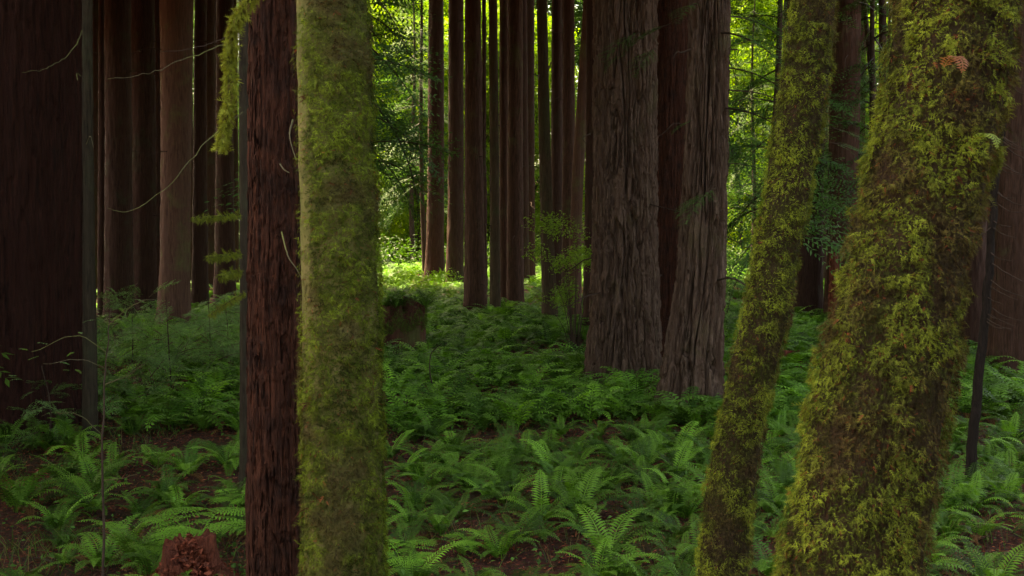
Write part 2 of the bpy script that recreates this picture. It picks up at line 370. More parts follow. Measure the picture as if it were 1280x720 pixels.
# big foreground / midground redwoods
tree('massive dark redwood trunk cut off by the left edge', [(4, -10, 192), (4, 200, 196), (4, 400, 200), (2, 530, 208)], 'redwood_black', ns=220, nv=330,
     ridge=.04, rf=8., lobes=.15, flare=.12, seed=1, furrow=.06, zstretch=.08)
bigA = tree('huge grey brown redwood with furrowed bark, left one of the fused pair behind the ferns', [(781, -10, 76), (781, 200, 78), (780, 360, 84), (778, 484, 92)],
     'redwood_grey', ns=400, nv=460, ridge=.06, rf=5.5, lobes=.15, flare=.2, flh=.7, gw=.08, seed=2, furrow=.15, zstretch=.13, plates=.035)
tree('dark red redwood stem squeezed between the two huge furrowed redwoods', [(840, -10, 46), (840, 200, 44), (838, 360, 46), (836, 462, 60)], 'redwood_red', ns=120, nv=260,
     ridge=.035, rf=6, lobes=.1, flare=.12, seed=3)
bigB = tree('huge furrowed redwood with a flared base leaning left, just left of the slim mossy trunk', [(887, -10, 49), (885, 120, 51), (881, 240, 55), (875, 360, 62), (866, 440, 74), (860, 512, 90)],
     'redwood_grey', ns=380, nv=460, ridge=.06, rf=5.5, lobes=.2, flare=.05, flh=.6, gw=.08, seed=4, furrow=.15, zstretch=.11, plates=.03)
# left foreground red trunk
red = tree('straight reddish brown redwood just left of the straight mossy trunk', [(342, -10, 60), (343, 200, 64), (345, 400, 69), (347, 730, 76)], 'redwood_red', Y=8.2,
     H=26, ns=150, nv=520, ridge=.016, rf=22, lobes=.12, flare=.05, seed=5, zstretch=.06, furrow=.020, plates=.016, gw=.10)
# left background
M['pole'] = barkmat('pole_bark', (.015, .011, .008), (.06, .045, .03), (.035, .026, .018), moss=(.05, .055, .03), mossamt=.4)
slimL = tree('slim pole-like trunk with a pale lichen edge beside the massive left redwood', [(109, -10, 13), (110, 200, 14), (112, 400, 17), (113, 548, 20)], 'pole', H=24, ns=36, nv=160, ridge=.012, rf=14, seed=6)
tree('very thin dark trunk in the gap right of the slim pole-like trunk', [(127, -10, 8), (127, 200, 9), (127, 402, 11)], 'redwood_dark', H=26, ns=16, seed=7, ridge=.015)
tree('dark redwood of middling width, first full trunk right of the narrow light gap at left', [(147, -10, 31), (148, 200, 32), (149, 404, 37)], 'redwood_dark', ns=60, seed=8, ridge=.03, rf=7, lobes=.1)
tree('dark redwood overlapping the left side of the tall pale pinkish trunk group', [(177, -10, 32), (178, 200, 33), (178, 396, 36)], 'redwood_dark', ns=60, seed=9, ridge=.03, rf=7, lobes=.1)
tree('narrow dark trunk squeezed beside the pale pinkish brown redwood', [(197, -10, 11), (197, 200, 11), (197, 385, 13)], 'redwood_dark', ns=24, seed=10)
tree('pale pinkish brown redwood, the lightest trunk in the left background', [(221, -10, 41), (220, 200, 37), (219, 330, 37), (217, 414, 42)], 'redwood_pale', ns=80, nv=200, seed=11, ridge=.02, rf=9, lobes=.12)
tree('blackish redwood just right of the pale pinkish brown trunk', [(251, -10, 15), (250, 200, 17), (250, 388, 22)], 'redwood_dark', ns=30, seed=12, ridge=.02)
tree('blackish redwood seen behind the drooping mossy branch', [(281, -10, 21), (281, 200, 22), (281, 380, 28)], 'redwood_dark', ns=36, seed=13, ridge=.02)
stub = tree('thin trunk carrying short mossy branch stubs, hugging the left side of the reddish foreground redwood', [(305, -10, 13), (306, 200, 14), (307, 420, 15), (308, 610, 17)], 'pole', H=22, ns=32, nv=160, ridge=.008, rf=16, seed=14)
# centre background
thin12 = tree('spindly dark young tree with fine drooping branches, alone in the bright central glade', [(527, 50, 4), (526, 160, 5), (528, 260, 6), (532, 352, 8)], 'twig', H=17, ns=14, nv=60, seed=15, ridge=.008, crown=False, name='hemlock_tree', cat='young tree')
tree('straight blackish redwood, first solid trunk right of the bright glade', [(545, -10, 19), (545, 200, 21), (544, 300, 23), (543, 353, 27)], 'redwood_dark', ns=40, seed=16, ridge=.03, rf=6)
tree('straight blackish redwood, second solid trunk right of the bright glade', [(570, -10, 19), (570, 200, 20), (569, 300, 21), (568, 357, 24)], 'redwood_dark', ns=40, seed=17, ridge=.03, rf=6)
tree('warm brown redwood in front of the two blackish ones by the bright glade', [(591, -10, 20), (592, 150, 22), (593, 280, 25), (595, 393, 30)], 'redwood', ns=70, nv=180, seed=18, ridge=.025, rf=8, lobes=.1)
tree('dark slender trunk peeking out behind the warm brown redwood', [(605, -10, 6), (605, 200, 7), (606, 372, 9)], 'redwood_dark', ns=16, seed=19)
tree('narrow olive brown trunk in the gap between warm brown redwood and reddish pair', [(616, -10, 11), (618, 200, 12), (619, 398, 14)], 'redwood_green', ns=30, seed=20, ridge=.012, rf=10)
tree('slender reddish trunk, left half of the reddish pair near the middle', [(630, -10, 12), (630, 200, 12), (631, 386, 14)], 'redwood', ns=30, seed=21, ridge=.018)
tree('reddish brown redwood, wider right half of the reddish pair near the middle', [(644, -10, 19), (644, 200, 20), (644, 388, 23)], 'redwood', ns=50, seed=22, ridge=.022, rf=8)
tree('pitch dark narrow redwood directly right of the reddish pair', [(662, -10, 12), (662, 200, 13), (662, 352, 15)], 'redwood_dark', ns=26, seed=23, ridge=.02)
tree('olive brown redwood rising behind the young maple-like shrub', [(677, -10, 13), (680, 150, 15), (684, 300, 17), (688, 408, 21)], 'redwood_green', ns=44, seed=24, ridge=.018, rf=9)
tree('dark background trunk between the olive brown one and the leaning one', [(696, -10, 13), (696, 200, 15), (697, 380, 18)], 'redwood_dark', ns=30, seed=25, ridge=.02)
tree('dark reddish trunk just left of the leaning pale brown one', [(711, -10, 15), (711, 200, 16), (710, 396, 18)], 'redwood', ns=40, seed=26, ridge=.02)
tree('pale brown trunk leaning right at the top, beside the huge furrowed redwood', [(737, -10, 14), (730, 100, 15), (722, 220, 15), (719, 320, 16), (718, 406, 18)], 'redwood_pale', H=26, ns=40, seed=27, ridge=.012, rf=12)
tree('dark trunk half hidden by the left flank of the huge furrowed redwood', [(741, -10, 16), (740, 200, 17), (738, 418, 20)], 'redwood_dark', ns=36, seed=28, ridge=.02)
# right background
tree('brown redwood behind the upper part of the slim mossy trunk', [(1057, -10, 38), (1056, 150, 37), (1052, 300, 36), (1048, 408, 38)], 'redwood', ns=70, seed=29, ridge=.03, rf=7, lobes=.12)
tree('dark brown redwood showing its lower half between the two mossy trunks', [(1012, -10, 34), (1010, 200, 38), (1007, 402, 42)], 'redwood_dark', ns=70, seed=30, ridge=.03, rf=7, lobes=.15)
tree('thin dark pole tree in the green gap left of the big mossy trunk', [(1103, -10, 9), (1103, 200, 10), (1103, 405, 12)], 'twig', ns=20, seed=31, ridge=.01, name='hemlock_tree', cat='young tree')
tree('dark trunk immediately left of the top of the big mossy trunk', [(1121, -10, 11), (1120, 200, 12), (1120, 405, 14)], 'redwood_dark', ns=24, seed=32, ridge=.015)
tree('thin dark tree leaning left in the green gap beside the brown redwood', [(1078, -10, 6), (1088, 80, 7), (1096, 150, 8), (1104, 260, 9), (1108, 400, 10)], 'twig', H=20, ns=14, seed=33, ridge=.008, name='hemlock_tree', cat='young tree')
tree('black redwood emerging from behind the right side of the big mossy trunk', [(1216, -10, 34), (1214, 200, 36), (1212, 442, 44)], 'redwood_dark', ns=60, seed=34, ridge=.03, lobes=.1)
tree('grey brown redwood cut off by the right edge of the picture', [(1274, -10, 58), (1272, 200, 62), (1270, 462, 72)], 'redwood', ns=110, nv=240, seed=35, ridge=.03, rf=8, lobes=.1)
g = np.random.default_rng(91)
for (t, G, base) in BG:
    for k in range(g.integers(2, 6)):
        i = g.integers(20, G.shape[0]-20); j = g.integers(0, G.shape[1]); p = G[i, j]; c = G[i].mean(0); d = norm(p-c); l = g.uniform(.4, 1.7)
        P = smoothpath([p-d*.05, p+d*l*.4+[0, 0, g.uniform(-.15, .1)], p+d*l*.75+[g.normal()*.1, 0, -.2*l], p+d*l+[g.normal()*.15, 0, -g.uniform(.2, .6)*l]], 9)
        V, Fq, _ = tube(P, np.linspace(.016, .005, 9)*g.uniform(.8, 1.5), 5); obj('twig', mesh('twig', V, Fq, M['twig']), t)
# far dark ones filling the depth of the grove, each only a sliver between nearer trunks
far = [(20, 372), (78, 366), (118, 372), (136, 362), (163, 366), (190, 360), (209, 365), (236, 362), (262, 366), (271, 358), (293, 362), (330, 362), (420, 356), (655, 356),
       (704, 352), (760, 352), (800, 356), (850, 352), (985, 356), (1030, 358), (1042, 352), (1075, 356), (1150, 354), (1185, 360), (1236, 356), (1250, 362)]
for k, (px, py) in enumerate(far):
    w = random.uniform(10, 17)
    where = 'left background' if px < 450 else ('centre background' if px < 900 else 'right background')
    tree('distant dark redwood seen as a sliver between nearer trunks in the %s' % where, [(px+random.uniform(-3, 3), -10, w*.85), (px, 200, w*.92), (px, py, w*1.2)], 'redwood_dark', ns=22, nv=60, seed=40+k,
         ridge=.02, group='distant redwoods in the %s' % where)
# snag
sn = tree('short bright red rotten snag standing right of the brown redwood pair', [(1042, 316, 11), (1043, 360, 14), (1043, 412, 17)], 'rotten', Y=None, H=0, ns=30, nv=60, seed=36, ridge=.03, name='snag', cat='snag', crown=False)

# ------------------------------------------------------------------ the three mossy trees
pts11 = [(414, -20, 86), (417, 100, 88), (420, 200, 92), (424, 360, 94), (428, 520, 96), (431, 740, 99)]
T11, G11, B11 = tree('straight mossy trunk with a strip of bare olive bark, left of the fern bed', pts11, 'alder', Y=5.0, H=11, ns=120, nv=420, ridge=.002, rf=20, lump=.013, lumpf=7, seed=50,
                     name='mossy_tree', cat='tree', crown=CRB)
def mask11(P, nn):
    z = P[:, 2]+B11[2]
    bare = sst(-.45, -.80, nn[:, 0]+.45*(fbm(P[:, 0]*7, P[:, 1]*7, P[:, 2]*5, 3)-.5))*sst(2.55, 3.3, z)
    top = sst(3.9, 4.6, z)*.2
    gap = sst(.60, .66, fbm(P[:, 0]*12+4, P[:, 1]*12, P[:, 2]*9, 4))*.3
    return np.clip(1-bare*.95-top-gap, .03, 1)
PAL = ((.085, .095, .018), (.20, .21, .032), (.07, .055, .022))
moss(G11, 180000, .0155, mask11, ((.028, .045, .008), (.17, .245, .026), (.085, .068, .028)), 1.6, 5.6, droop=.5, out=.35, seed=1, parent=T11, clump=.022, cover=.75)
pts30 = [(1024, -40, 50), (1018, 0, 52), (1007, 100, 57), (992, 190, 55), (977, 280, 54), (956, 400, 56), (928, 520, 56), (913, 600, 58), (902, 720, 60), (898, 800, 62)]
T30, G30, B30 = tree('slim leaning mossy trunk between the huge redwoods and the big mossy trunk', pts30, 'under_moss', Y=6.8, H=12, ns=90, nv=360, ridge=.003, rf=14, lump=.018, lumpf=7, seed=51,
                     name='mossy_tree', cat='tree', crown=CRB)
def mask30(P, nn):
    gap = sst(.58, .68, fbm(P[:, 0]*7+4, P[:, 1]*7, P[:, 2]*4, 4))*.6
    return np.clip(1-gap, .05, 1)
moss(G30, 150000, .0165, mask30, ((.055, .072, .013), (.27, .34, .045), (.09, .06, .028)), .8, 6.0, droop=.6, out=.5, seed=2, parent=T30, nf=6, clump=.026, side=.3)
pts36 = [(1204, -60, 138), (1199, 0, 138), (1184, 100, 139), (1166, 200, 139), (1138, 300, 138), (1119, 400, 146), (1100, 500, 158), (1080, 600, 162), (1060, 720, 170), (1050, 800, 176)]
T36, G36, B36 = tree('biggest mossy trunk, thick and leaning right, shaggy with clumps of moss', pts36, 'under_moss', Y=4.1, H=10, ns=150, nv=520, ridge=.004, rf=14, lump=.028, lumpf=6.5, seed=52,
                     name='mossy_tree', cat='tree', crown=CRB)
def gap36(P, nn): return .85*sst(.45, .62, fbm(P[:, 0]*5+4, P[:, 1]*5, P[:, 2]*3.2, 4)+.13*nn[:, 0])
def mask36(P, nn):
    gap = gap36(P, nn)*.55
    edge = sst(.1, -.7, nn[:, 0])*.5
    return np.clip(.95-gap+edge, .06, 1)
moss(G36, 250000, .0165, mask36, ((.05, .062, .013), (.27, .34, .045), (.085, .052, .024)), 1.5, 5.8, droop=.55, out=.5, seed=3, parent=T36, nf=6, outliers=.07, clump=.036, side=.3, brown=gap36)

# ------------------------------------------------------------------ branches and twigs
def branch(parent, pts, r0, r1, mat, n=24, wob=.0, name='branch', ns=6, seed=0):
    """pts: (px, py, Y)"""
    P = np.array([at(*p) for p in pts]); P = smoothpath(P, n)
    g = np.random.default_rng(seed); P = P+g.normal(size=P.shape)*wob
    L = P-np.array(parent.location)
    V, Fq, _ = tube(L, np.linspace(r0, r1, n), ns)
    return obj(name, mesh(name, V, Fq, M[mat], smooth=True), parent), L
def moss_on_path(L, n, size, r, palette, parent, droop=1.2, seed=0, outf=.5):
    """moss sprigs round a branch axis L"""
    G = tube(L, r, 14)[0].reshape(len(L), 14, 3)
    g = np.random.default_rng(seed)
    k = g.integers(0, len(L)-1, n); f = g.random((n, 1)); th = g.integers(0, 14, n)
    P = G[k, th]*(1-f)+G[k+1, th]*f; nn = norm(P-(L[k]*(1-f)+L[k+1]*f))
    d = nn*outf+np.array([0, 0, -droop])*g.random((n, 1))+g.normal(size=(n, 3))*.3
    A = frames(d, norm(nn+g.normal(size=(n, 3))*.5))*(size*np.exp(g.normal(size=n)*.35))[:, None, None]
    t = g.random((n, 1)); pa, pb, pc = [np.array(c) for c in palette]; t2 = (g.random((n, 1)) < .12)
    C = (pa*(1-t)+pb*t)*(1-t2)+pc*t2
    V, Fq, CC = rep(MT[0], MT[1], A, P, C)
    return obj('moss', mesh('moss', V, Fq, M['moss'], CC), parent)
BR = ((.14, .17, .03), (.36, .42, .06), (.12, .08, .03))
b, L = branch(T11, [(420, -170, 5.0), (385, -130, 5.3), (345, -60, 5.6), (312, 0, 5.7), (294, 30, 5.75), (287, 70, 5.8), (288, 110, 5.8), (283, 150, 5.8), (276, 186, 5.8)], .02, .012, 'under_moss', n=40, seed=1)
rr_ = .010+.026*vnoise(np.arange(40)*.45, 3.3, 1.1)
o = moss_on_path(L, 5200, .028, rr_, BR, b, droop=1.2); b['label'] = 'drooping mossy branch'
for pts, r in (([(300, 268, 13.9), (270, 271, 13.6), (240, 273, 13.4)], .02), ([(300, 316, 13.9), (278, 320, 13.6), (258, 322, 13.4)], .028), ([(300, 340, 13.9), (286, 342, 13.6), (275, 346, 13.4)], .035),
               ([(306, 366, 14), (285, 378, 13.4), (262, 394, 13)], .012)):
    b, L = branch(stub[0], pts, r*.7, r*.4, 'under_moss', n=14, seed=2)
    moss_on_path(L, 520, .05, r*.9, ((.10, .13, .02), (.24, .29, .04), (.08, .06, .03)), b, droop=1.9, seed=3)
# bare hanging twigs at left
branch(slimL[0], [(103, 40, 16.8), (92, 60, 16.4), (75, 76, 16.1), (52, 87, 15.9), (28, 90, 15.8)], .009, .004, 'palewood', wob=.012, seed=4, name='twig')
branch(slimL[0], [(101, 95, 16.8), (96, 92, 16.6), (97, 100, 16.4)], .01, .008, 'palewood', n=8, name='twig')
branch(slimL[0], [(108, 180, 16.8), (113, 170, 16.5), (117, 185, 16.3)], .008, .004, 'palewood', n=8, name='twig')
branch(stub[0], [(302, 45, 13.9), (262, 62, 13.4), (225, 76, 13.1), (185, 92, 12.9), (135, 99, 12.8)], .008, .003, 'palewood', wob=.010, seed=5, name='twig')
branch(stub[0], [(300, 35, 13.9), (270, 52, 13.4), (235, 62, 13.1), (200, 65, 12.9)], .007, .003, 'twig', wob=.006, seed=6, name='twig')
branch(stub[0], [(303, 140, 13.9), (280, 158, 13.5), (255, 180, 13.2), (232, 208, 13.), (205, 238, 12.9), (170, 262, 12.8), (148, 264, 12.8), (135, 258, 12.8)], .008, .003, 'palewood', wob=.010, seed=7, name='twig')
branch(red[0], [(366, 150, 8.0), (362, 170, 7.7), (370, 200, 7.6)], .008, .003, 'palewood', n=10, name='twig')
branch(red[0], [(352, 290, 8.), (360, 320, 7.75), (370, 335, 7.7), (378, 350, 7.7)], .006, .003, 'palewood', n=10, name='twig')
branch(red[0], [(350, 205, 8.), (355, 212, 7.75), (362, 216, 7.7)], .006, .003, 'palewood', n=8, name='twig')
# twig whorls on the left mossy trunk (little dark red spurs)
for (px, py, n) in ((384, 120, 16), (386, 506, 12), (383, 640, 8)):
    parts = []; g = np.random.default_rng(int(py))
    c = at(px, py, 4.86)-B11
    for k in range(n):
        d = np.array([g.normal()*.6-.3, -1-.3*g.random(), g.normal()*.5]); d /= np.linalg.norm(d); l = g.uniform(.02, .06)
        s = c+np.array([g.normal()*.012, .02, g.normal()*.008]); P = smoothpath([s, s+d*l*.5, s+d*l+np.array([0, 0, -.3*l])], 5)
        parts.append(tube(P, np.linspace(.003, .001, 5), 4))
    V, Fq, _ = cat_(parts); obj('twig_cluster', mesh('twig_cluster', V, Fq, M['rotten']), T11)

# ------------------------------------------------------------------ ferns
def frond(L, a0, a1, n=22, width=.15, g=None, twist=0., stem=.14):
    """arching once-divided frond along +x; returns V,F(quads)"""
    g = g or np.random.default_rng(0)
    m = 12; u = np.linspace(0, 1, m); ang = a0+(a1-a0)*u**1.25
    seg = L/(m-1); px_ = np.concatenate([[0], np.cumsum(np.cos(ang[:-1])*seg)]); pz = np.concatenate([[0], np.cumsum(np.sin(ang[:-1])*seg)])
    V = []; Fq = []
    # rachis
    w = .004*L+.002
    for k in range(m): V += [[px_[k], -w, pz[k]], [px_[k], w, pz[k]]]
    for k in range(m-1): Fq.append([2*k, 2*k+1, 2*k+3, 2*k+2])
    t = np.linspace(stem, .99, n)
    for k, tt in enumerate(t):
        q = (tt-stem)/(1-stem)
        wl = L*width*min(1, .62+q*2.2)*(1-q**2.6)**.8+.004*L
        x0, z0, a = np.interp(tt, u, px_), np.interp(tt, u, pz), np.interp(tt, u, ang)
        fx, fz = math.cos(a), math.sin(a); up = (-fz, fx)
        pw = L*(1-stem)/n*.52
        for s in (-1, 1):
            wl2 = wl*g.uniform(.85, 1.1); dz = g.uniform(-.3, .06)*wl2; sw = .28*wl2
            b0 = len(V)
            def pt(al, si, h): return [x0+fx*al+up[0]*h, s*si, z0+fz*al+up[1]*h]
            V += [pt(-pw*.6, 0, 0), pt(-pw*.5+sw*.45, wl2*.5, .05*wl2), pt(sw, wl2, dz), pt(pw+sw*.5, wl2*.48, .05*wl2)]
            Fq.append([b0, b0+1, b0+2, b0+3] if s < 0 else [b0+3, b0+2, b0+1, b0])
    V = np.array(V)
    # curl sideways
    V[:, 1] += twist*(V[:, 0]**2)
    return V, np.array(Fq)
def rotz(a): c, s = math.cos(a), math.sin(a); return np.array([[c, -s, 0], [s, c, 0], [0, 0, 1.]])
def fern_arrays(seed, nf=14, L=.9, n=20, dead=2, col=((.03, .088, .013), (.115, .265, .032)), width=.14):
    g = np.random.default_rng(seed); parts = []
    for k in range(nf):
        a = k*2.4+g.normal()*.35; l = L*g.uniform(.65, 1.12); st = g.uniform(.9, 1.45)
        V, Fq = frond(l, st, st-g.uniform(1.3, 2.3), n, width, g, g.normal()*.35)
        t = g.random(); c = np.array(col[0])*(1-t)+np.array(col[1])*t
        V = V@rotz(a).T; V[:, :2] += np.array([math.cos(a), math.sin(a)])*.03
        parts.append((V, Fq, np.tile(c*g.uniform(.5, 1.45), (len(V), 1))))
    for k in range(dead):
        a = g.random()*6.3; V, Fq = frond(L*.8, .5, -.75, n, width*.8, g, g.normal()*.5)
        V = V@rotz(a).T; parts.append((V, Fq, np.tile(np.array([.13, .06, .022]), (len(V), 1))))
    return cat_(parts)
FERN_HI = []
for s in range(9):
    V, Fq, C = fern_arrays(100+s, nf=[9, 12, 14, 11, 8, 13, 10, 14, 9][s], n=22, width=.16, dead=[1, 2, 0, 2, 1, 3, 0, 1, 2][s])
    FERN_HI.append(mesh('fern_fronds', V, Fq, M['fern'], C))
FERN_LO = [fern_arrays(200+s, nf=11, n=14, dead=1, width=.17) for s in range(5)]

def clear(x, y, pad=.25):
    for (tx, ty, tr) in TRUNKS:
        if (x-tx)**2+(y-ty)**2 < (tr+pad)**2: return False
    return True
def topx(x, y): return 640+x/y*F*.998
cands = []
def dens(x, y):
    px = topx(x, y); n = float(fbm(x/2.6+3, y/2.6+1, 2.2, 3)); d = 1.0 if n < .60 else .25
    if px < 330: d *= .5+.4*sst(26, 44, y)
    elif px < 480 and y < 14: d *= .7
    if px > 930 and y < 17: d *= .75
    if 500 < px < 700 and y < 12.2: d *= .75
    return d
yy = 9.6
while yy < 72:
    sp = .56 if yy < 20 else (.66 if yy < 40 else .95)
    xx = -yy*.53
    while xx < yy*.53:
        x = xx+random.uniform(-.5, .5)*sp; y = yy+random.uniform(-.5, .5)*sp
        if random.random() < dens(x, y) and clear(x, y): cands.append((x, y))
        xx += sp
    yy += sp
cands.sort(key=lambda c: c[1])
print('ferns', len(cands), 'Y300', cands[299][1])
# a handful of ferns that the picture singles out
SPECIAL = [((762, 500), 1.15, 'sword fern with upright curling fronds right in front of the fused huge redwoods'),
           ((855, 520), .95, 'fern at the flared foot of the left-leaning huge redwood'),
           ((22, 640), 1.2, 'dark fern on the lower left edge of the picture'),
           ((760, 702), 1.0, 'upright feathery fern at the bottom just left of the slim mossy trunk'),
           ((1232, 480), 1.1, 'fern in front of the grey brown redwood on the right edge'),
           ((660, 482), 1.0, 'fern growing behind the others below the young maple-like shrub'),
           ((1020, 440), 1.1, 'fern at the foot of the short red snag')]
nspec = 0
def put_fern(x, y, s, label, group):
    o = bpy.data.objects.new('sword_fern', random.choice(FERN_HI)); COL.objects.link(o)
    o.location = (x, y, float(gz(x, y))-.02); o.rotation_euler = (random.uniform(-.12, .12), random.uniform(-.12, .12), random.uniform(0, 6.28))
    o.scale = (s, s, s*random.uniform(.85, 1.1)); tag(o, label, 'fern', group); return o
for (p, s, lb) in SPECIAL:
    P = hit(*p); put_fern(P[0], P[1], s, lb, None); nspec += 1
    cands = [c for c in cands if (c[0]-P[0])**2+(c[1]-P[1])**2 > .35]
for k, (x, y) in enumerate(cands[:300-nspec]):
    px = topx(x, y)
    if px < 400: lb, gp = 'green sword fern growing on the dark left side of the forest floor', 'sword ferns left of the left mossy trunk'
    elif px < 900:
        lb, gp = ('lush sword fern in the front of the bed between left and slim mossy trunks', 'sword ferns in the front of the fern bed') if y < 14.5 else \
                 ('sword fern deeper in the bed between left mossy trunk and huge redwoods', 'sword ferns deeper in the fern bed')
    else: lb, gp = 'sword fern in the shade around and right of the big mossy trunk', 'sword ferns on the right side'
    put_fern(x, y, random.uniform(.55, .98)*(1 if y > 12 else .85), lb, gp)
parts = []
for (x, y) in cands[300-nspec:]:
    V, Fq, C = random.choice(FERN_LO); s = random.uniform(.8, 1.35); a = random.uniform(0, 6.28)
    parts.append((V@rotz(a).T*s+np.array([x, y, float(gz(x, y))-.02]), Fq, C*random.uniform(.65, 1.45)))
V, Fq, C = cat_(parts)
tag(obj('fern_ground_cover', mesh('fern_ground_cover', V, Fq, M['fern'], C)), 'distant carpet of small ferns running back between the redwoods', 'ferns', kind='stuff')

# bright bracken with flat twice-divided fronds
def bracken_arrays(seed, nf, L, col=(.17, .42, .05)):
    g = np.random.default_rng(seed); parts = []
    sub = [frond(1, .0, -.25, 9, .2, g, 0, .02) for _ in range(2)]
    for k in range(nf):
        a = k*2*np.pi/nf+g.normal()*.3; l = L*g.uniform(.8, 1.15); n = 9
        t = np.linspace(.22, 1, n)
        st = .55; up = .45*L
        def ax(u): return np.array([l*u, 0, up*(1-(1-min(u, .45)/.45)**2)-.16*l*max(0, u-.4)**1.5])
        P = np.array([ax(u) for u in np.linspace(0, 1, 10)])
        q = [tube(P, np.linspace(.006, .0015, 10), 4)[:2]]
        for tt in t:
            wl = l*.42*(1-((tt-.22)/.78)**1.4)+.05*l
            for s in (-1, 1):
                if tt == 1 and s > 0: continue
                V, Fq = sub[0 if s > 0 else 1]
                an = s*(1.15 if tt < 1 else 0); V = (V*wl)@rotz(an).T+ax(tt); q.append((V, Fq))
        V, Fq, _ = cat_(q); V = V@rotz(a).T
        parts.append((V, Fq, np.tile(np.array(col)*g.uniform(.8, 1.2), (len(V), 1))))
    return cat_(parts)
for k, (p, nf, L, lb) in enumerate([((243, 690), 6, .85, 'bright green bracken spreading flat fronds above the red rotten stump'), ((294, 640), 4, .55, 'bright bracken frond fan touching the left side of the reddish foreground redwood'),
                             ((505, 716), 5, .55, 'fresh light green bracken at the bottom right beside the left mossy trunk'), ((590, 690), 3, .4, 'small light green bracken on bare duff at the bottom of the fern bed')]):
    P = hit(*p); V, Fq, C = bracken_arrays(300+k, nf, L)
    o = obj('bracken', mesh('bracken', V, Fq, M['fern'], C), loc=P); o.rotation_euler[2] = k; tag(o, lb, 'fern')

# fern fronds growing out of the big mossy trunk
def epiphyte(px, py, Y, L, col, az, a0, a1, label):
    V, Fq = frond(L, a0, a1, 15, .33, np.random.default_rng(int(px)), 0, .05)
    V = V@rotz(az).T; o = obj('licorice_fern', mesh('licorice_fern', V, Fq, M['fern'], np.tile(np.array(col), (len(V), 1))), loc=at(px, py, Y)); tag(o, label, 'fern')
epiphyte(1180, 84, 3.80, .15, (.55, .21, .13), -1.25, .9, -2.3, 'small withered pinkish fern frond on the upper part of the big mossy trunk')
epiphyte(1214, 180, 3.80, .15, (.36, .48, .09), -1.0, .9, -2.0, 'small pale yellow green fern frond at the right side of the big mossy trunk')

# ------------------------------------------------------------------ conifer sprays
def spray(seed, L=1.5, tw=.45, leaf=.05, col=((.03, .085, .02), (.07, .16, .035)), droop=.35, dens_=1.):
    """one flat drooping bough along +x: side twigs carrying flat leaflets; (V,F,C) quads"""
    g = np.random.default_rng(seed); n = int(L/.075*dens_)
    P_, D_, S_ = [], [], []
    def axis(u): return np.array([L*u*(1-.08*u), 0, -droop*L*u*u])
    for k in range(n):
        u = .12+.88*(k+.5)/n
        for s in (-1, 1):
            l = L*tw*(1-u)**.7*g.uniform(.6, 1.1)+.10*L
            an = s*g.uniform(.55, .95); b0 = axis(u)
            m = max(3, int(l/(leaf*.62)))
            v = np.linspace(0.05, 1, m)
            q = b0+np.stack([np.cos(an)*l*v, np.sin(an)*l*v, -droop*.6*l*v*v+g.normal()*.02], -1)
            for s2 in (-1, 1):
                P_.append(q); aa = an+s2*g.uniform(.6, 1.0, m); D_.append(np.stack([np.cos(aa), np.sin(aa), -.25+g.normal(size=m)*.2], -1)); S_.append(leaf*g.uniform(.7, 1.2, m)*(1-.4*v))
    P_ = np.concatenate(P_); D_ = np.concatenate(D_); S_ = np.concatenate(S_); k = len(P_)
    A = frames(D_, norm(g.normal(size=(k, 3))*.3+np.array([0, 0, 1])))*S_[:, None, None]
    t = g.random((k, 1))*.7+.3*g.random(); C = np.array(col[0])*(1-t)+np.array(col[1])*t
    V, Fq, CC = rep(np.array([[0, 0, 0], [.45, .17, .02], [1.05, 0, -.04], [.45, -.17, .02]]), np.array([[0, 1, 2, 3]]), A, P_, C)
    ax = np.array([axis(u) for u in np.linspace(0, 1, 8)]); a = tube(ax, np.linspace(.012*L, .003*L, 8), 4)
    return cat_([(V, Fq, CC), (a[0], a[1], np.tile(np.array([.05, .03, .02]), (len(a[0]), 1)))])
def roty(a): c, s = math.cos(a), math.sin(a); return np.array([[c, 0, s], [0, 1, 0], [-s, 0, c]])
def rotx(a): c, s = math.cos(a), math.sin(a); return np.array([[1, 0, 0], [0, c, -s], [0, s, c]])
SPR = [spray(400+k, leaf=.10, dens_=.62, droop=.5, tw=.55) for k in range(4)]
SPR_FINE = [mesh('spray', *spray(420+k, leaf=.05, dens_=.8)[:2], M['needle'], spray(420+k, leaf=.05, dens_=.8)[2]) for k in range(4)]
def conifer_crown(seed, H, z0, Lm, nb, mat=None, bright=1.):
    g = np.random.default_rng(seed); parts = []
    for k in range(nb):
        u = (k+g.random())/nb; z = z0+(H-z0)*u; l = Lm*(1-u)**.8*g.uniform(.6, 1.1)+.35
        V, Fq, C = SPR[g.integers(0, 4)]; s = l/1.5; a = k*2.4+g.normal()*.4
        V = (V*s)@rotx(g.normal()*.5).T@roty(-g.uniform(-.7, .4)).T@rotz(a).T+np.array([0, 0, z]); parts.append((V, Fq, C*bright*g.uniform(.7, 1.3)))
    V, Fq, C = cat_(parts); return mesh('crown', V, Fq, mat or M['needle'], C)
CON = [conifer_crown(500, 16, 1.6, 2.8, 150), conifer_crown(501, 18, 3., 3.4, 150), conifer_crown(502, 9, .8, 2.0, 90), conifer_crown(503, 18, 4., 3.2, 70), conifer_crown(504, 16, 5.5, 2.6, 60)]
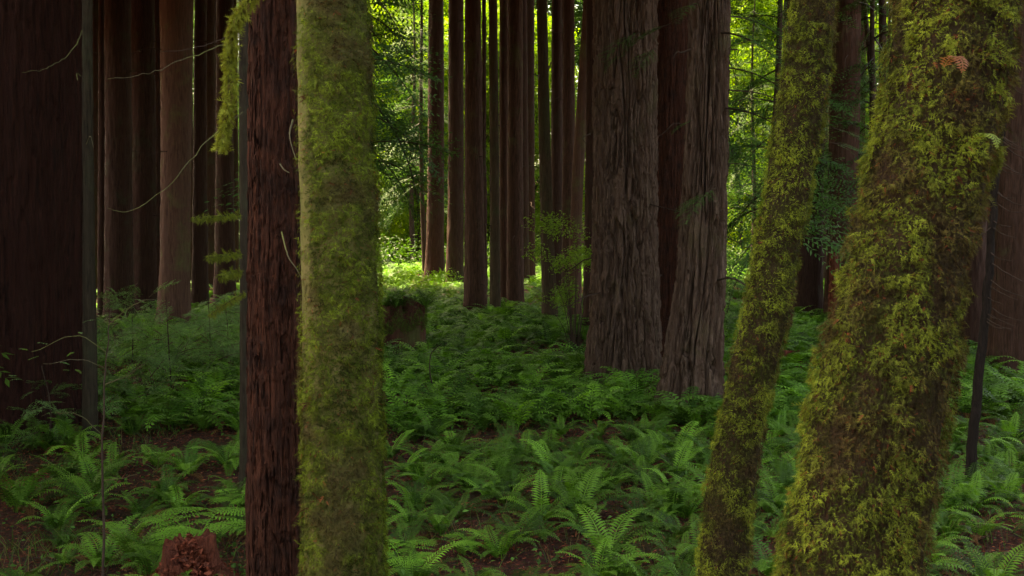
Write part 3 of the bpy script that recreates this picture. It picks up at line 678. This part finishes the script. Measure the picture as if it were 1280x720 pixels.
def conifer(px, Y, label, var=0, scale=1., group=None, rz=None, z=None, name='hemlock_tree'):
    P = at(px, 300, Y); g0 = float(gz(P[0], Y)); t = thing(name, (P[0], Y, g0), label, 'conifer', group, rz if rz is not None else random.uniform(0, 6))
    H = (16, 18, 9, 18, 16)[var]; t.scale = (scale,)*3
    zz = np.linspace(-.3, H, 14); V, Fq, _ = tube(np.stack([.1*np.sin(zz*.4), .08*np.sin(zz*.3+1), zz], -1), np.linspace(.12, .015, 14)*H/13, 8)
    obj('trunk', mesh('trunk', V, Fq, M['twig'], smooth=True), t); obj('crown', CON[var], t); TRUNKS.append((P[0], Y, .2)); return t
# branches of the spindly glade tree
def boughs(t, base, items, mset=SPR_FINE, name='bough'):
    for (px, py, Y, az, tilt, s) in items:
        o = obj(name, random.choice(mset), t); o.location = at(px, py, Y)-np.array(base); o.rotation_euler = (random.uniform(-.3, .3), tilt, az); o.scale = (s,)*3
Yt = float(thin12[2][1])
it = [(526, y, Yt, random.uniform(0, 6.28), random.uniform(-.1, .45), random.uniform(.9, 1.7)) for y in np.linspace(-60, 250, 30)]
boughs(thin12[0], thin12[2], it)
conifer(517, 76, 'tall hemlock with drooping boughs far back at the top of the bright glade', 3, 1.35)
conifer(437, 18, 'slender hemlock close behind the straight mossy trunk, boughs across the upper glade', 4, .85)
conifer(452, 30, 'slender hemlock behind the straight mossy trunk, its boughs reaching into the bright glade', 4, .95)
conifer(893, 34, 'slender hemlock behind the left-leaning huge redwood, boughs showing on its right', 4, 1.)
conifer(1056, 46, 'slender hemlock behind the brown redwood between the mossy trunks', 4, .9)
conifer(968, 26, 'hemlock whose boughs show on both sides of the slim mossy trunk', 3, .8)
conifer(940, 60, 'hemlock in the right glade beyond the left-leaning huge redwood', 3, 1.)
conifer(1088, 36, 'hemlock filling the gap left of the big mossy trunk', 3, 1.0)
conifer(1108, 55, 'darker hemlock farther back in the gap left of the big mossy trunk', 1, 1.1)
conifer(288, 60, 'hemlock far behind the drooping mossy branch', 0, 1.)
conifer(126, 58, 'hemlock far back in the narrow gap at the left', 0, 1.)
# boughs of the big furrowed redwoods
Yb = float(bigB[2][1]); Ya = float(bigA[2][1])
boughs(bigB[0], bigB[2], [(905, 135, Yb-.3, -.4, .1, 1.), (900, 40, Yb-.3, -.9, .2, 1.3), (895, 235, Yb-.8, -2.4, .25, .85), (880, 245, Yb-.8, -2.9, .3, .45), (908, 205, Yb-.2, -.2, -.1, .6), (870, 5, Yb-.8, -2.2, .2, .6), (868, 150, Yb-.8, -2.9, .2, .35), (912, 85, Yb, 0, .1, .9), (910, 20, Yb, .2, .0, 1.)])
boughs(bigA[0], bigA[2], [(800, 40, Ya-.9, -2.6, .3, .8), (838, 30, Ya-.9, -2.9, .25, .9), (820, 60, Ya-1., -2.3, .4, .7), (775, 68, Ya-1, -2.8, .5, .35)])
boughs(T30, B30, [(1040, 160, 7.2, -.5, .2, .22), (1036, 178, 7.2, -.2, .1, .24)])

for (x, y) in ((-5.2, 29), (-15.8, 26), (-13.6, 21.5), (-10.8, 17), (-19, 33), (-24, 42)):  # unseen redwoods added so their crowns keep sun patches off the floor
    g0 = float(gz(x, y)); t = thing('redwood_tree', (x, y, g0), 'tall unseen redwood added to block sun, outside the view or behind the straight mossy trunk', 'redwood tree', 'added sun-blocking redwoods outside the view', random.uniform(0, 6))
    V, Fq, _ = tube(np.stack([np.zeros(12), np.zeros(12), np.linspace(-.4, 34, 12)], -1), np.linspace(.6, .12, 12), 20); obj('trunk', mesh('trunk', V, Fq, M['redwood'], smooth=True), t)
    c = obj('crown', CR[0], t); c.location = (0, 0, 14.5 if x > -8 else 11.5); c.scale = (1.5, 1.5, 1.1)
for k, (x, y) in enumerate([(-9.2, 11.5), (-14.5, 7), (-15.5, 13), (-15, 19), (-17.5, 25), (-19, 32), (-22, 41), (-13, 0), (-3.5, -12), (.5, -11), (4.5, -12), (8.5, -9.5), (12, -6), (14, -1), (15, 5), (15.5, 11), (17, 18)]):  # unseen hemlocks added to cut low sky light from behind and the sides
    s = random.uniform(.9, 1.1); g0 = float(gz(x, y)); t = thing('hemlock_tree', (x, y, g0), 'tall unseen hemlock added just outside the view to screen low light', 'conifer', 'added light-screening hemlocks outside the view', random.uniform(0, 6)); t.scale = (s,)*3
    V, Fq, _ = tube(np.stack([np.zeros(8), np.zeros(8), np.linspace(-.3, 16, 8)], -1), np.linspace(.16, .02, 8), 8); obj('trunk', mesh('trunk', V, Fq, M['twig'], smooth=True), t); obj('crown', CON[k % 2], t)
# broad-leafed things: shrubs and the sunny trees of the clearing
def leafcloud(seed, n, cl, size, c0, c1, quadw=.5, flat=.6, spread=None):
    """cl: (k,4) clump centres with radius"""
    g = np.random.default_rng(seed); cl = np.asarray(cl, float); w = cl[:, 3]**2; k = g.choice(len(cl), n, p=w/w.sum())
    q = norm(g.normal(size=(n, 3)))*(g.random((n, 1))**.45)*cl[k, 3:4]*np.array([1, 1, flat])
    P = cl[k, :3]+q
    d = norm(g.normal(size=(n, 3))*np.array([1, 1, .45])+np.array([0, 0, -.25])); u = norm(g.normal(size=(n, 3))*.55+np.array([0, 0, 1]))
    A = frames(d, u)*(size*g.uniform(.6, 1.3, n))[:, None, None]
    t = g.random((n, 1)); kb = g.random(len(cl))[k][:, None]; t = .5*t+.5*kb; C = np.array(c0)*(1-t)+np.array(c1)*t
    return rep(np.array([[0, 0, 0], [.45, quadw*.5, .06], [1, 0, -.08], [.45, -quadw*.5, .06]]), np.array([[0, 1, 2, 3]]), A, P, C)
def decid_mesh(seed, H, Rr, n, size, c0, c1, ncl=70, zmin=.2):
    g = np.random.default_rng(seed)
    z = zmin+(1-zmin)*g.random(ncl); a = g.random(ncl)*6.28; r = Rr*np.sqrt(g.random(ncl))*np.sin(np.pi*np.clip(.12+.85*z, 0, 1))**.6
    cl = np.stack([r*np.cos(a), r*np.sin(a), z*H, g.uniform(.35, 1.0, ncl)*Rr*.35], -1)
    V, Fq, C = leafcloud(seed, n, cl, size, c0, c1); return mesh('crown', V, Fq, M['leaf'], C), cl
DEC = [decid_mesh(600+k, 21, 5.6, 34000, .30, (.08, .17, .02), (.25, .36, .04), ncl=190, zmin=.03) for k in range(3)]
DECB = [decid_mesh(620+k, 21, 5.6, 20000, .40, (.03, .08, .02), (.07, .15, .03), zmin=.03, ncl=120) for k in range(3)]
def decid(x, y, label, k=0, s=1., dark=False, group=None):
    g0 = float(gz(x, y)); t = thing('maple_tree', (x, y, g0), label, 'tree', group, random.uniform(0, 6)); t.scale = (s,)*3
    m, cl = (DECB if dark else DEC)[k]
    parts = [tube(smoothpath([[0, 0, -.3], [.2, .1, 3], [-.1, .2, 6], [.1, 0, 10]], 12), np.linspace(.2, .05, 12), 7)]
    for c in cl[::6]:
        z0 = c[2]*.55; parts.append(tube(smoothpath([[0.05, .1, z0], [c[0]*.5, c[1]*.5, z0+(c[2]-z0)*.65], c[:3]], 6), np.linspace(.06, .012, 6), 5))
    V, Fq, _ = cat_(parts); obj('trunk', mesh('trunk', V, Fq, M['twig'], smooth=True), t); obj('crown', m, t)
k = 0
for (px, Y, s) in ((455, 84, 1.), (490, 92, 1.15), (520, 82, .9), (555, 96, 1.2), (590, 86, 1.), (625, 94, 1.1), (665, 88, 1.), (880, 90, 1.), (925, 78, 1.), (965, 88, 1.1), (1000, 96, 1.1), (1090, 92, 1.)):
    P = at(px, 300, Y); decid(P[0], Y, 'sunlit yellow green tree in the clearing beyond the grove, %s' % ('seen through the central glade' if px < 700 else 'seen through the right glade'), k % 3, s,
                              group='sunlit trees beyond the central glade' if px < 700 else 'sunlit trees beyond the right glade'); k += 1
for n_, (px, Y, s) in enumerate([(x, random.uniform(122, 165), random.uniform(1.7, 2.2)) for x in range(-40, 1340, 62)]):
    P = at(px, 300, Y); decid(P[0], Y, 'dark green tree on the wooded rise far behind the grove', n_ % 3, s, True, 'trees on the far wooded rise')
# denser dark screen behind the left half of the grove
for n_, px in enumerate([-20, 40, 95, 150, 200, 250, 300, 350, 1130, 1180, 1240, 1290]):
    Y = random.uniform(72, 84); P = at(px, 300, Y)
    conifer(px, Y, 'dark conifer closing the view behind the %s trunks' % ('left' if px < 600 else 'right'), n_ % 2, 1.3, 'dark conifers behind the %s trunks' % ('left' if px < 600 else 'right'))

# shrubs
def shrub(p, label, H, Rr, n, size, c0, c1, ncl=16, name='shrub', seed=0, Y=None, flat=.45, stems=5, mat='leaf'):
    P = hit(*p); g = np.random.default_rng(seed)
    t = thing(name, P, label, 'shrub')
    a = g.random(ncl)*6.28; z = g.uniform(.4 if H > 3 else .3, 1, ncl)*H; r = Rr*np.sqrt(g.random(ncl))
    cl = np.stack([r*np.cos(a), r*np.sin(a), z, g.uniform(.5, 1., ncl)*Rr*.42], -1)
    V, Fq, C = leafcloud(seed, n, cl, size, c0, c1, .42, flat); obj('foliage', mesh('foliage', V, Fq, M[mat], C), t)
    parts = []
    for c in cl: parts.append(tube(smoothpath([[g.normal()*.04, g.normal()*.04, -.1], [c[0]*.35, c[1]*.35, c[2]*.6], c[:3]], 8), np.linspace(.012, .003, 8), 5))
    V, Fq, _ = cat_(parts); obj('stem', mesh('stem', V, Fq, M['twig']), t); return t
def sprayshrub(p, label, H, n, s, seed=0, bright=1., name='redwood_sapling', tall=False):
    """sapling made of layered feathery boughs"""
    P = hit(*p); g = np.random.default_rng(seed); t = thing(name, P, label, 'sapling')
    st = smoothpath([[0, 0, -.2], [g.normal()*.06, 0, H*.5], [g.normal()*.1, 0, H]], 12); V, Fq, _ = tube(st, np.linspace(.022, .006, 12), 6)
    obj('trunk', mesh('trunk', V, Fq, M['twig'], smooth=True), t)
    parts = []
    for k in range(n):
        u = .15+.85*g.random(); V, Fq, C = FS[g.integers(0, 4)]; q = s*(.75-.3*u)*g.uniform(.5, 1.2); ox = g.normal(size=2)*s*.45
        V = (V*q)@rotx(g.normal()*.5).T@roty(-g.uniform(-.5, .9)).T@rotz(k*2.4+g.normal()*.4).T+np.array([ox[0], ox[1], u*H*(1-.35*min(1, np.hypot(*ox)/s))]); parts.append((V, Fq, C*bright*g.uniform(.75, 1.25)))
    V, Fq, C = cat_(parts); obj('foliage', mesh('foliage', V, Fq, M['needle'], C), t); return t
FS = [spray(440+k, L=1., leaf=.08, dens_=.75, col=((.035, .085, .03), (.10, .19, .06))) for k in range(4)]
shrub((718, 452), 'bright green leafy shrub arching in front of the olive and leaning trunks', 3.9, 1.2, 3600, .09, (.13, .27, .035), (.26, .42, .06), 24, name='maple_shrub', seed=1, flat=.7)
LS = [((105, 520), 2.6, 44, 1.05, 'feathery sapling growing around the foot of the slim pole-like trunk'),
      ((165, 470), 2.6, 50, 1.4, 'feathery grey green sapling left of the pale pinkish trunk base'),
      ((215, 490), 2.1, 50, 1.4, 'feathery sapling directly below the pale pinkish trunk'),
      ((262, 470), 2.0, 60, 1.5, 'full green sapling below the fallen log in the left background'),
      ((285, 440), 1.6, 60, 1.4, 'green sapling behind the full one, touching the thin trunk with mossy stubs'),
      ((60, 560), 1.4, 22, .9, 'sparse sapling in front of the massive left redwood')]
for k, (p, H, n, s, lb) in enumerate(LS): sprayshrub(p, lb, H, n, s, seed=700+k, bright=[1.7, 1.8, 2., 2.1, 2., 1.7][k])
sprayshrub((940, 440), 'leafy green sapling between left-leaning huge redwood and slim mossy trunk', 2.2, 22, 1.2, seed=720, bright=1.3)
shrub((500, 372), 'sunlit low shrub on the edge of the central glade', 1.1, 2.2, 2600, .14, (.08, .19, .02), (.16, .30, .03), 14, seed=5)
shrub((925, 372), 'low green shrub in the right glade behind the slim mossy trunk', 2.2, 2.2, 2600, .14, (.06, .17, .03), (.13, .27, .05), 14, seed=6)
# thin bare dark sapling stem in the left foreground
P0 = hit(128, 730); P0 = at(128, 716, 10.2); P0[2] = gz(P0[0], P0[1])
t = thing('sapling', P0, 'thin bare dark sapling stem in front of the slim pole-like trunk', 'sapling')
br_, L_ = branch(t, [(129, 760, 10.2), (129, 640, 10.2), (128, 560, 10.2), (131, 480, 10.2), (134, 430, 10.2), (138, 385, 10.2)], .016, .004, 'twig', wob=.004, seed=8, name='stem')
for pts in ([(129, 600, 10.2), (155, 598, 10.), (175, 590, 9.9)], [(129, 545, 10.2), (100, 520, 10), (70, 515, 9.9)], [(131, 480, 10.2), (160, 470, 10), (185, 450, 10)], [(132, 460, 10.2), (100, 450, 10), (55, 455, 9.9)],
            [(133, 440, 10.2), (95, 420, 10), (40, 440, 9.9)], [(136, 405, 10.2), (170, 380, 10), (200, 372, 10)]):
    branch(t, pts, .005, .002, 'palewood', n=12, wob=.004, seed=9, name='twig')
lf = []
g = np.random.default_rng(5)
for (px, py) in ((35, 438), (48, 445), (75, 452), (20, 470), (60, 430), (95, 462), (92, 440), (12, 476), (80, 462), (100, 415), (150, 385), (180, 378), (165, 392), (120, 400)):
    c = at(px, py, 10)-P0; V, Fq = frond(.13, g.uniform(-.3, .6), g.uniform(-.8, 0), 7, .22, g, 0, .05); lf.append((V@rotz(g.random()*6.3).T+c, Fq, np.tile(np.array([.13, .24, .09]), (len(V), 1))))
V, Fq, C = cat_(lf); obj('foliage', mesh('foliage', V, Fq, M['leaf'], C), t)

# twiggy dead sapling on the right
P0 = hit(1212, 612); Yd = float(P0[1])
t = thing('dead_sapling', P0, 'blackish dead sapling with curved bare twigs right of the big mossy trunk', 'dead sapling')
branch(t, [(1211, 620, Yd), (1218, 530, Yd), (1226, 440, Yd), (1236, 340, Yd), (1243, 250, Yd), (1253, 150, Yd), (1262, 60, Yd), (1272, -40, Yd)], .075, .03, 'blackwood', n=50, wob=.012, seed=10, name='stem', ns=10)
g = np.random.default_rng(8)
for k in range(34):
    py = g.uniform(-10, 400); px = np.interp(py, [-40, 60, 150, 250, 340, 440], [1272, 1262, 1253, 1243, 1236, 1226]); s = 1 if g.random() < .72 else -1; l = g.uniform(20, 60)
    branch(t, [(px, py, Yd), (px+s*l*.4, py+l*.28, Yd-g.uniform(0, .4)), (px+s*l, py+l*g.uniform(.3, .55), Yd-g.uniform(0, .8))], .009, .003, 'twig', n=9, wob=.003, seed=k, name='twig', ns=4)

# small bare curved twig in the fern bed, dead stick etc.
P0 = hit(548, 500); t = thing('dead_sapling', P0, 'thin black crooked stem rising from the ferns below the mossy stump', 'dead stem')
Yd = float(P0[1]); branch(t, [(551, 506, Yd), (545, 490, Yd), (538, 470, Yd), (537, 450, Yd), (542, 438, Yd), (552, 430, Yd)], .022, .006, 'twig', n=14, wob=.005, name='stem')

g = np.random.default_rng(77); cl = []
for k in range(700):
    y = g.uniform(60, 125); x = (g.random()*2-1)*y*.55
    if clear(x, y, .8): cl.append([x, y, float(gz(x, y))+g.uniform(.1, 1.6), g.uniform(.7, 2.)])
V, Fq, C = leafcloud(78, 110000, cl, .24, (.02, .055, .012), (.05, .115, .02), .5, .7)
tag(obj('far_undergrowth', mesh('far_undergrowth', V, Fq, M['leaf'], C)), 'far green undergrowth covering the floor of the clearing beyond the grove', 'undergrowth', kind='stuff')
# ------------------------------------------------------------------ stump with ferns, rotten stump, log
def stump(px, py, wpx, topy, label, mat, ragged=.35, seed=0, name='tree_stump', ns=90, flare=.25, dome=-.1):
    P = hit(px, py); Y = float(P[1]); r = wpx*Y/F/2; H = float(at(px, topy, Y)[2]-P[2]); g = np.random.default_rng(seed)
    t = thing(name, P, label, 'stump'); th = np.linspace(0, 2*np.pi, ns, endpoint=False); nz = 44
    zt = H*(1-ragged*sst(.3, .7, fbm(np.cos(th)*1.7+seed, np.sin(th)*1.7, .5, 4)))
    u = np.linspace(-.1, 1, nz)[:, None]; Zs = u*zt[None]
    rr = r*(1+flare*np.exp(-np.maximum(u, 0)*4))*(1+.22*(fbm(np.cos(th)*1.9+seed, np.sin(th)*1.9, 0, 3)-.5))[None]+r*.16*(fbm(np.cos(th)[None]*9+seed, np.sin(th)[None]*9, Zs*1.2, 3)-.5)
    G = np.stack([np.cos(th)[None]*rr, np.sin(th)[None]*rr, Zs+0*rr], -1)
    caps = [G]
    for f in (.85, .6, .3, .05):
        c = G[-1:].copy(); c[..., :2] *= f; c[..., 2] = c[..., 2]+dome*H*(1-f*f)+(fbm(c[..., 0]*5, c[..., 1]*5, 2., 3)-.5)*.25*H*(1-f*.5); caps.append(c)
    A = np.concatenate(caps, 0); obj('trunk', mesh('trunk', A.reshape(-1, 3), grid_faces(A.shape[0], ns), M[mat], smooth=True), t)
    TRUNKS.append((P[0], P[1], r))
    return t, P, r, H, A
st = stump(503, 442, 60, 382, 'old cut stump with moss and ferns on top, beside the straight mossy trunk', 'stump', seed=3, ragged=.4, flare=.15, dome=.16)
g = np.random.default_rng(4); Aq = st[4]; n = 6000
zi = g.integers(30, Aq.shape[0]-1, n); ti = g.integers(0, Aq.shape[1], n); Pm = Aq[zi, ti]+g.normal(size=(n, 3))*.02
A = frames(g.normal(size=(n, 3))*.5+np.array([0, 0, -.3]), g.normal(size=(n, 3))*.4+np.array([0, 0, 1]))*(.08*g.uniform(.6, 1.4, n))[:, None, None]
V, Fq, C = rep(MT[0], MT[1], A, Pm, np.array([.08, .14, .025])*g.uniform(.5, 1.4, (n, 1))); obj('moss', mesh('moss', V, Fq, M['moss'], C), st[0])
for k in range(11):
    V, Fq, C = fern_arrays(800+k, 9, .75, 13, 0); o = obj('small_fern', mesh('small_fern', V, Fq, M['fern'], C), loc=st[1]+np.array([g.normal()*st[2]*.5, g.normal()*st[2]*.45, st[3]*.97]))
    tag(o, 'small fern sprouting on top of the old cut stump', 'fern', 'small ferns on the stump top')
st2 = stump(238, 735, 64, 668, 'ragged crumbling bright red rotten stump in the lower left under the bracken', 'rotten', ragged=.75, seed=6, flare=1.6)
g = np.random.default_rng(12); q = []
for k in range(150):
    a = g.random()*6.28; rr = st2[2]*g.uniform(.2, 1.25); h = g.uniform(.03, .14); z = max(.05, st2[3]*(1.05-rr/st2[2]*.75)*g.uniform(.5, 1)); p = np.array([rr*math.cos(a), rr*math.sin(a), z])
    q.append(tube(smoothpath([p-[0, 0, .08], p+[g.normal()*.03, g.normal()*.03, h*.5], p+[g.normal()*.07, g.normal()*.07, h]], 4), np.linspace(.02, .004, 4)*g.uniform(.5, 1.4), 4))
V, Fq, _ = cat_(q); obj('splinters', mesh('splinters', V, Fq, M['rotten']), st2[0])
n = 1500; rr = np.abs(g.normal(size=n))*st2[2]*1.1; a = g.random(n)*6.28; Pm = np.stack([rr*np.cos(a), rr*np.sin(a), np.maximum(.03, st2[3]*(.95-rr/st2[2]*.45))*g.uniform(.75, 1.05, n)], -1)
A = frames(g.normal(size=(n, 3)), g.normal(size=(n, 3)))*(g.uniform(.02, .1, n))[:, None, None]
V, Fq, C = rep(np.array([[-.5, 0, 0], [0, .3, .1], [.5, 0, 0], [0, -.3, .05]]), np.array([[0, 1, 2, 3]]), A, Pm, np.array([.22, .055, .03])*g.uniform(.3, 1.4, (n, 1))); obj('crumbled_wood', mesh('crumbled_wood', V, Fq, M['litter'], C), st2[0])
st3 = stump(990, 462, 24, 436, 'small dark red rotten stump left of the big mossy trunk, in the ferns', 'rotten', ragged=.6, seed=7, flare=.4)
# fallen log, left background
Pl = hit(270, 372); Yl = float(Pl[1])
a, b_ = at(225, 369, Yl), at(312, 366, Yl+1); V, Fq, _ = tube(smoothpath([a-Pl, (a+b_)/2-Pl, b_-Pl], 30), .28*(1+.1*np.sin(np.arange(30)*1.3)), 18)
V = V+.05*(fbm(V[:, 0]*3, V[:, 1]*3, V[:, 2]*3)[:, None]-.5); t = thing('fallen_log', Pl, 'reddish fallen log lying across the left background behind the saplings', 'log')
obj('trunk', mesh('trunk', V, Fq, M['rotten'], smooth=True), t)

# ------------------------------------------------------------------ litter, grass, twigs on the floor
def scatter_pts(n, y0, y1, seed, fn=None):
    g = np.random.default_rng(seed); y = np.sqrt(g.random(n)*(y1*y1-y0*y0)+y0*y0); x = (g.random(n)*2-1)*y*.53
    if fn is not None:
        k = g.random(n) < fn(x, y); x, y = x[k], y[k]
    return x, y, g
x, y, g = scatter_pts(150000, 9.4, 32, 21); n = len(x); P = np.stack([x, y, gz(x, y)+.05*(fbm(x*3, y*3, 1.5, 3)-.5)+.012+.02*g.random(n)], -1)
d = norm(g.normal(size=(n, 3))*np.array([1, 1, .25])); u = norm(g.normal(size=(n, 3))*.5+np.array([0, 0, 1]))
A = frames(d, u)*np.stack([np.exp(g.normal(size=n)*.55)*.045, g.uniform(.008, .035, n), np.full(n, .05)], -1)[:, None, :]
pal = np.array([[.24, .06, .03], [.15, .038, .022], [.28, .09, .045], [.04, .02, .015], [.11, .06, .03]]); C = pal[g.integers(0, 5, n)]*g.uniform(.6, 1.3, (n, 1))
V, Fq, CC = rep(np.array([[-.5, 0, 0], [0, .4, .1], [.5, 0, 0], [0, -.4, .05]]), np.array([[0, 1, 2, 3]]), A, P, C)
tag(obj('leaf_litter', mesh('leaf_litter', V, Fq, M['litter'], CC)), 'reddish brown fallen needles and leaf bits covering the forest floor', 'litter', kind='stuff')
def gfn(x, y):
    px = 640+x/y*F; a = sst(.50, .62, fbm(x/1.3+7, y/1.3, 3.1, 3))
    return a*np.where(px < 330, .8, .35)*sst(30, 15, y)
x, y, g = scatter_pts(52000, 9.4, 28, 22, gfn); n = len(x); P = np.stack([x, y, gz(x, y)-.01], -1)
l = g.uniform(.10, .34, n); d = np.stack([g.normal(size=n)*.5, g.normal(size=n)*.5, np.ones(n)], -1)
A = frames(d, norm(g.normal(size=(n, 3))))*l[:, None, None]
bl = np.array([[0, -.018, 0], [0, .018, 0], [.5, .014, .06], [.5, -.014, .06], [.85, .008, .22], [.85, -.008, .22], [1.02, 0, .36], [1.02, 0, .36]])
C = np.array([.06, .12, .025])*g.uniform(.5, 1.6, (n, 1))*np.array([1, 1, 1]); dry = g.random(n) < .2; C[dry] = np.array([.16, .12, .05])
V, Fq, CC = rep(bl, np.array([[0, 1, 2, 3], [3, 2, 4, 5], [5, 4, 6, 7]]), A, P, C)
tag(obj('grass', mesh('grass', V, Fq, M['grass'], CC)), 'thin tufts of green grass between ferns on the forest floor', 'grass', kind='stuff')
# low mixed seedlings
x, y, g = scatter_pts(42000, 9.4, 45, 23, lambda x, y: .25+.75*sst(.45, .6, fbm(x/1.9, y/1.9+4, 5.1, 3))); n = len(x)
P = np.stack([x, y, gz(x, y)+g.uniform(.02, .28, n)], -1); d = norm(g.normal(size=(n, 3))*np.array([1, 1, .4])); u = norm(g.normal(size=(n, 3))*.4+np.array([0, 0, 1]))
A = frames(d, u)*(g.uniform(.03, .09, n))[:, None, None]; C = np.array([.05, .13, .025])*g.uniform(.5, 1.6, (n, 1)); C = C*np.where(g.random((n, 1)) < .1, 2., 1.)
V, Fq, CC = rep(np.array([[0, 0, 0], [.45, .3, .06], [1, 0, -.08], [.45, -.3, .06]]), np.array([[0, 1, 2, 3]]), A, P, C)
tag(obj('undergrowth', mesh('undergrowth', V, Fq, M['leaf'], CC)), 'small green seedling leaves scattered low among the ferns', 'undergrowth', kind='stuff')
# fallen sticks, pale arching dead fronds
sl = [((575, 640), 'left'), ((690, 628), 'b'), ((250, 560), 'c'), ((820, 600), 'd'), ((1130, 600), 'e'), ((1230, 670), 'f'), ((620, 585), 'g'), ((740, 560), 'h')]
g = np.random.default_rng(31)
near = ['on bare duff near the bottom of the fern bed', 'in the dark hollow in the middle of the fern bed front', 'on the red duff left of the reddish redwood', 'beside the lower part of the slim mossy trunk',
        'close to the right flank of the big mossy trunk', 'at the bottom right in the shade', 'in the middle of the fern bed', 'in the fern bed below the huge furrowed redwood']
for k in range(22):
    y = g.uniform(10.5, 19); x = y*g.uniform(-.48, .5); a = g.random()*3.1; l = g.uniform(.3, 1.0); dv = np.array([math.cos(a), math.sin(a), 0])*l
    if not clear(x, y): continue
    V, Fq, _ = tube(smoothpath([-dv/2, [g.normal()*.04, g.normal()*.04, .05], dv*.2+[g.normal()*.04, .02, .03], dv/2+np.array([0, 0, .08])], 10), np.linspace(.011, .004, 10), 6)
    o = obj('twig', mesh('twig', V, Fq, M['twig'], smooth=True), loc=(x, y, float(gz(x, y))+.03)); tag(o, 'thin dark fallen twig lying in the litter between the ferns', 'twig', 'fallen twigs between the ferns')
for k, (p, _) in enumerate(sl):
    P0 = hit(*p); a = g.random()*3.1; l = g.uniform(.35, .8); dv = np.array([math.cos(a), math.sin(a), 0])*l
    V, Fq, _ = tube(smoothpath([-dv/2, [0, 0, .12*l], dv/2+np.array([0, 0, .05])], 10), np.linspace(.012, .005, 10), 6)
    o = obj('stick', mesh('stick', V, Fq, M['palewood'], smooth=True), loc=P0+np.array([0, 0, .04])); tag(o, 'fallen pale stick %s' % near[k], 'stick', 'fallen sticks')

# ------------------------------------------------------------------ light
az, el = R(-48), R(55)
w = bpy.data.worlds.new('World'); S.world = w; w.use_nodes = True; nt = w.node_tree; nt.nodes.clear()
sky = nt.nodes.new('ShaderNodeTexSky'); sky.sky_type = 'NISHITA'; sky.sun_disc = False; sky.sun_elevation = el; sky.sun_rotation = az
sky.air_density = 1.; sky.dust_density = 4.; sky.ozone_density = .6
bg = nt.nodes.new('ShaderNodeBackground'); bg.inputs[1].default_value = .15; ow = nt.nodes.new('ShaderNodeOutputWorld')
nt.links.new(sky.outputs[0], bg.inputs[0]); nt.links.new(bg.outputs[0], ow.inputs[0])
sd = bpy.data.lights.new('sun', 'SUN'); sd.energy = 5.; sd.angle = R(.6); sd.color = (1, .93, .8); so = bpy.data.objects.new('sun', sd); COL.objects.link(so)
dirv = Vector((math.sin(az)*math.cos(el), math.cos(az)*math.cos(el), math.sin(el))); so.rotation_euler = dirv.to_track_quat('Z', 'Y').to_euler()
vs = S.view_settings; vs.view_transform = 'Standard'; vs.look = 'None'; vs.exposure = 2.6; vs.use_white_balance = True; vs.white_balance_temperature = 10300; vs.white_balance_tint = 10; vs.gamma = 1.
S.cycles.use_denoising = True; S.cycles.max_bounces = 6; S.cycles.diffuse_bounces = 3; S.cycles.transmission_bounces = 3; S.cycles.transparent_max_bounces = 4
S.cycles.sample_clamp_indirect = 4.; S.cycles.use_adaptive_sampling = True; S.cycles.adaptive_threshold = .02
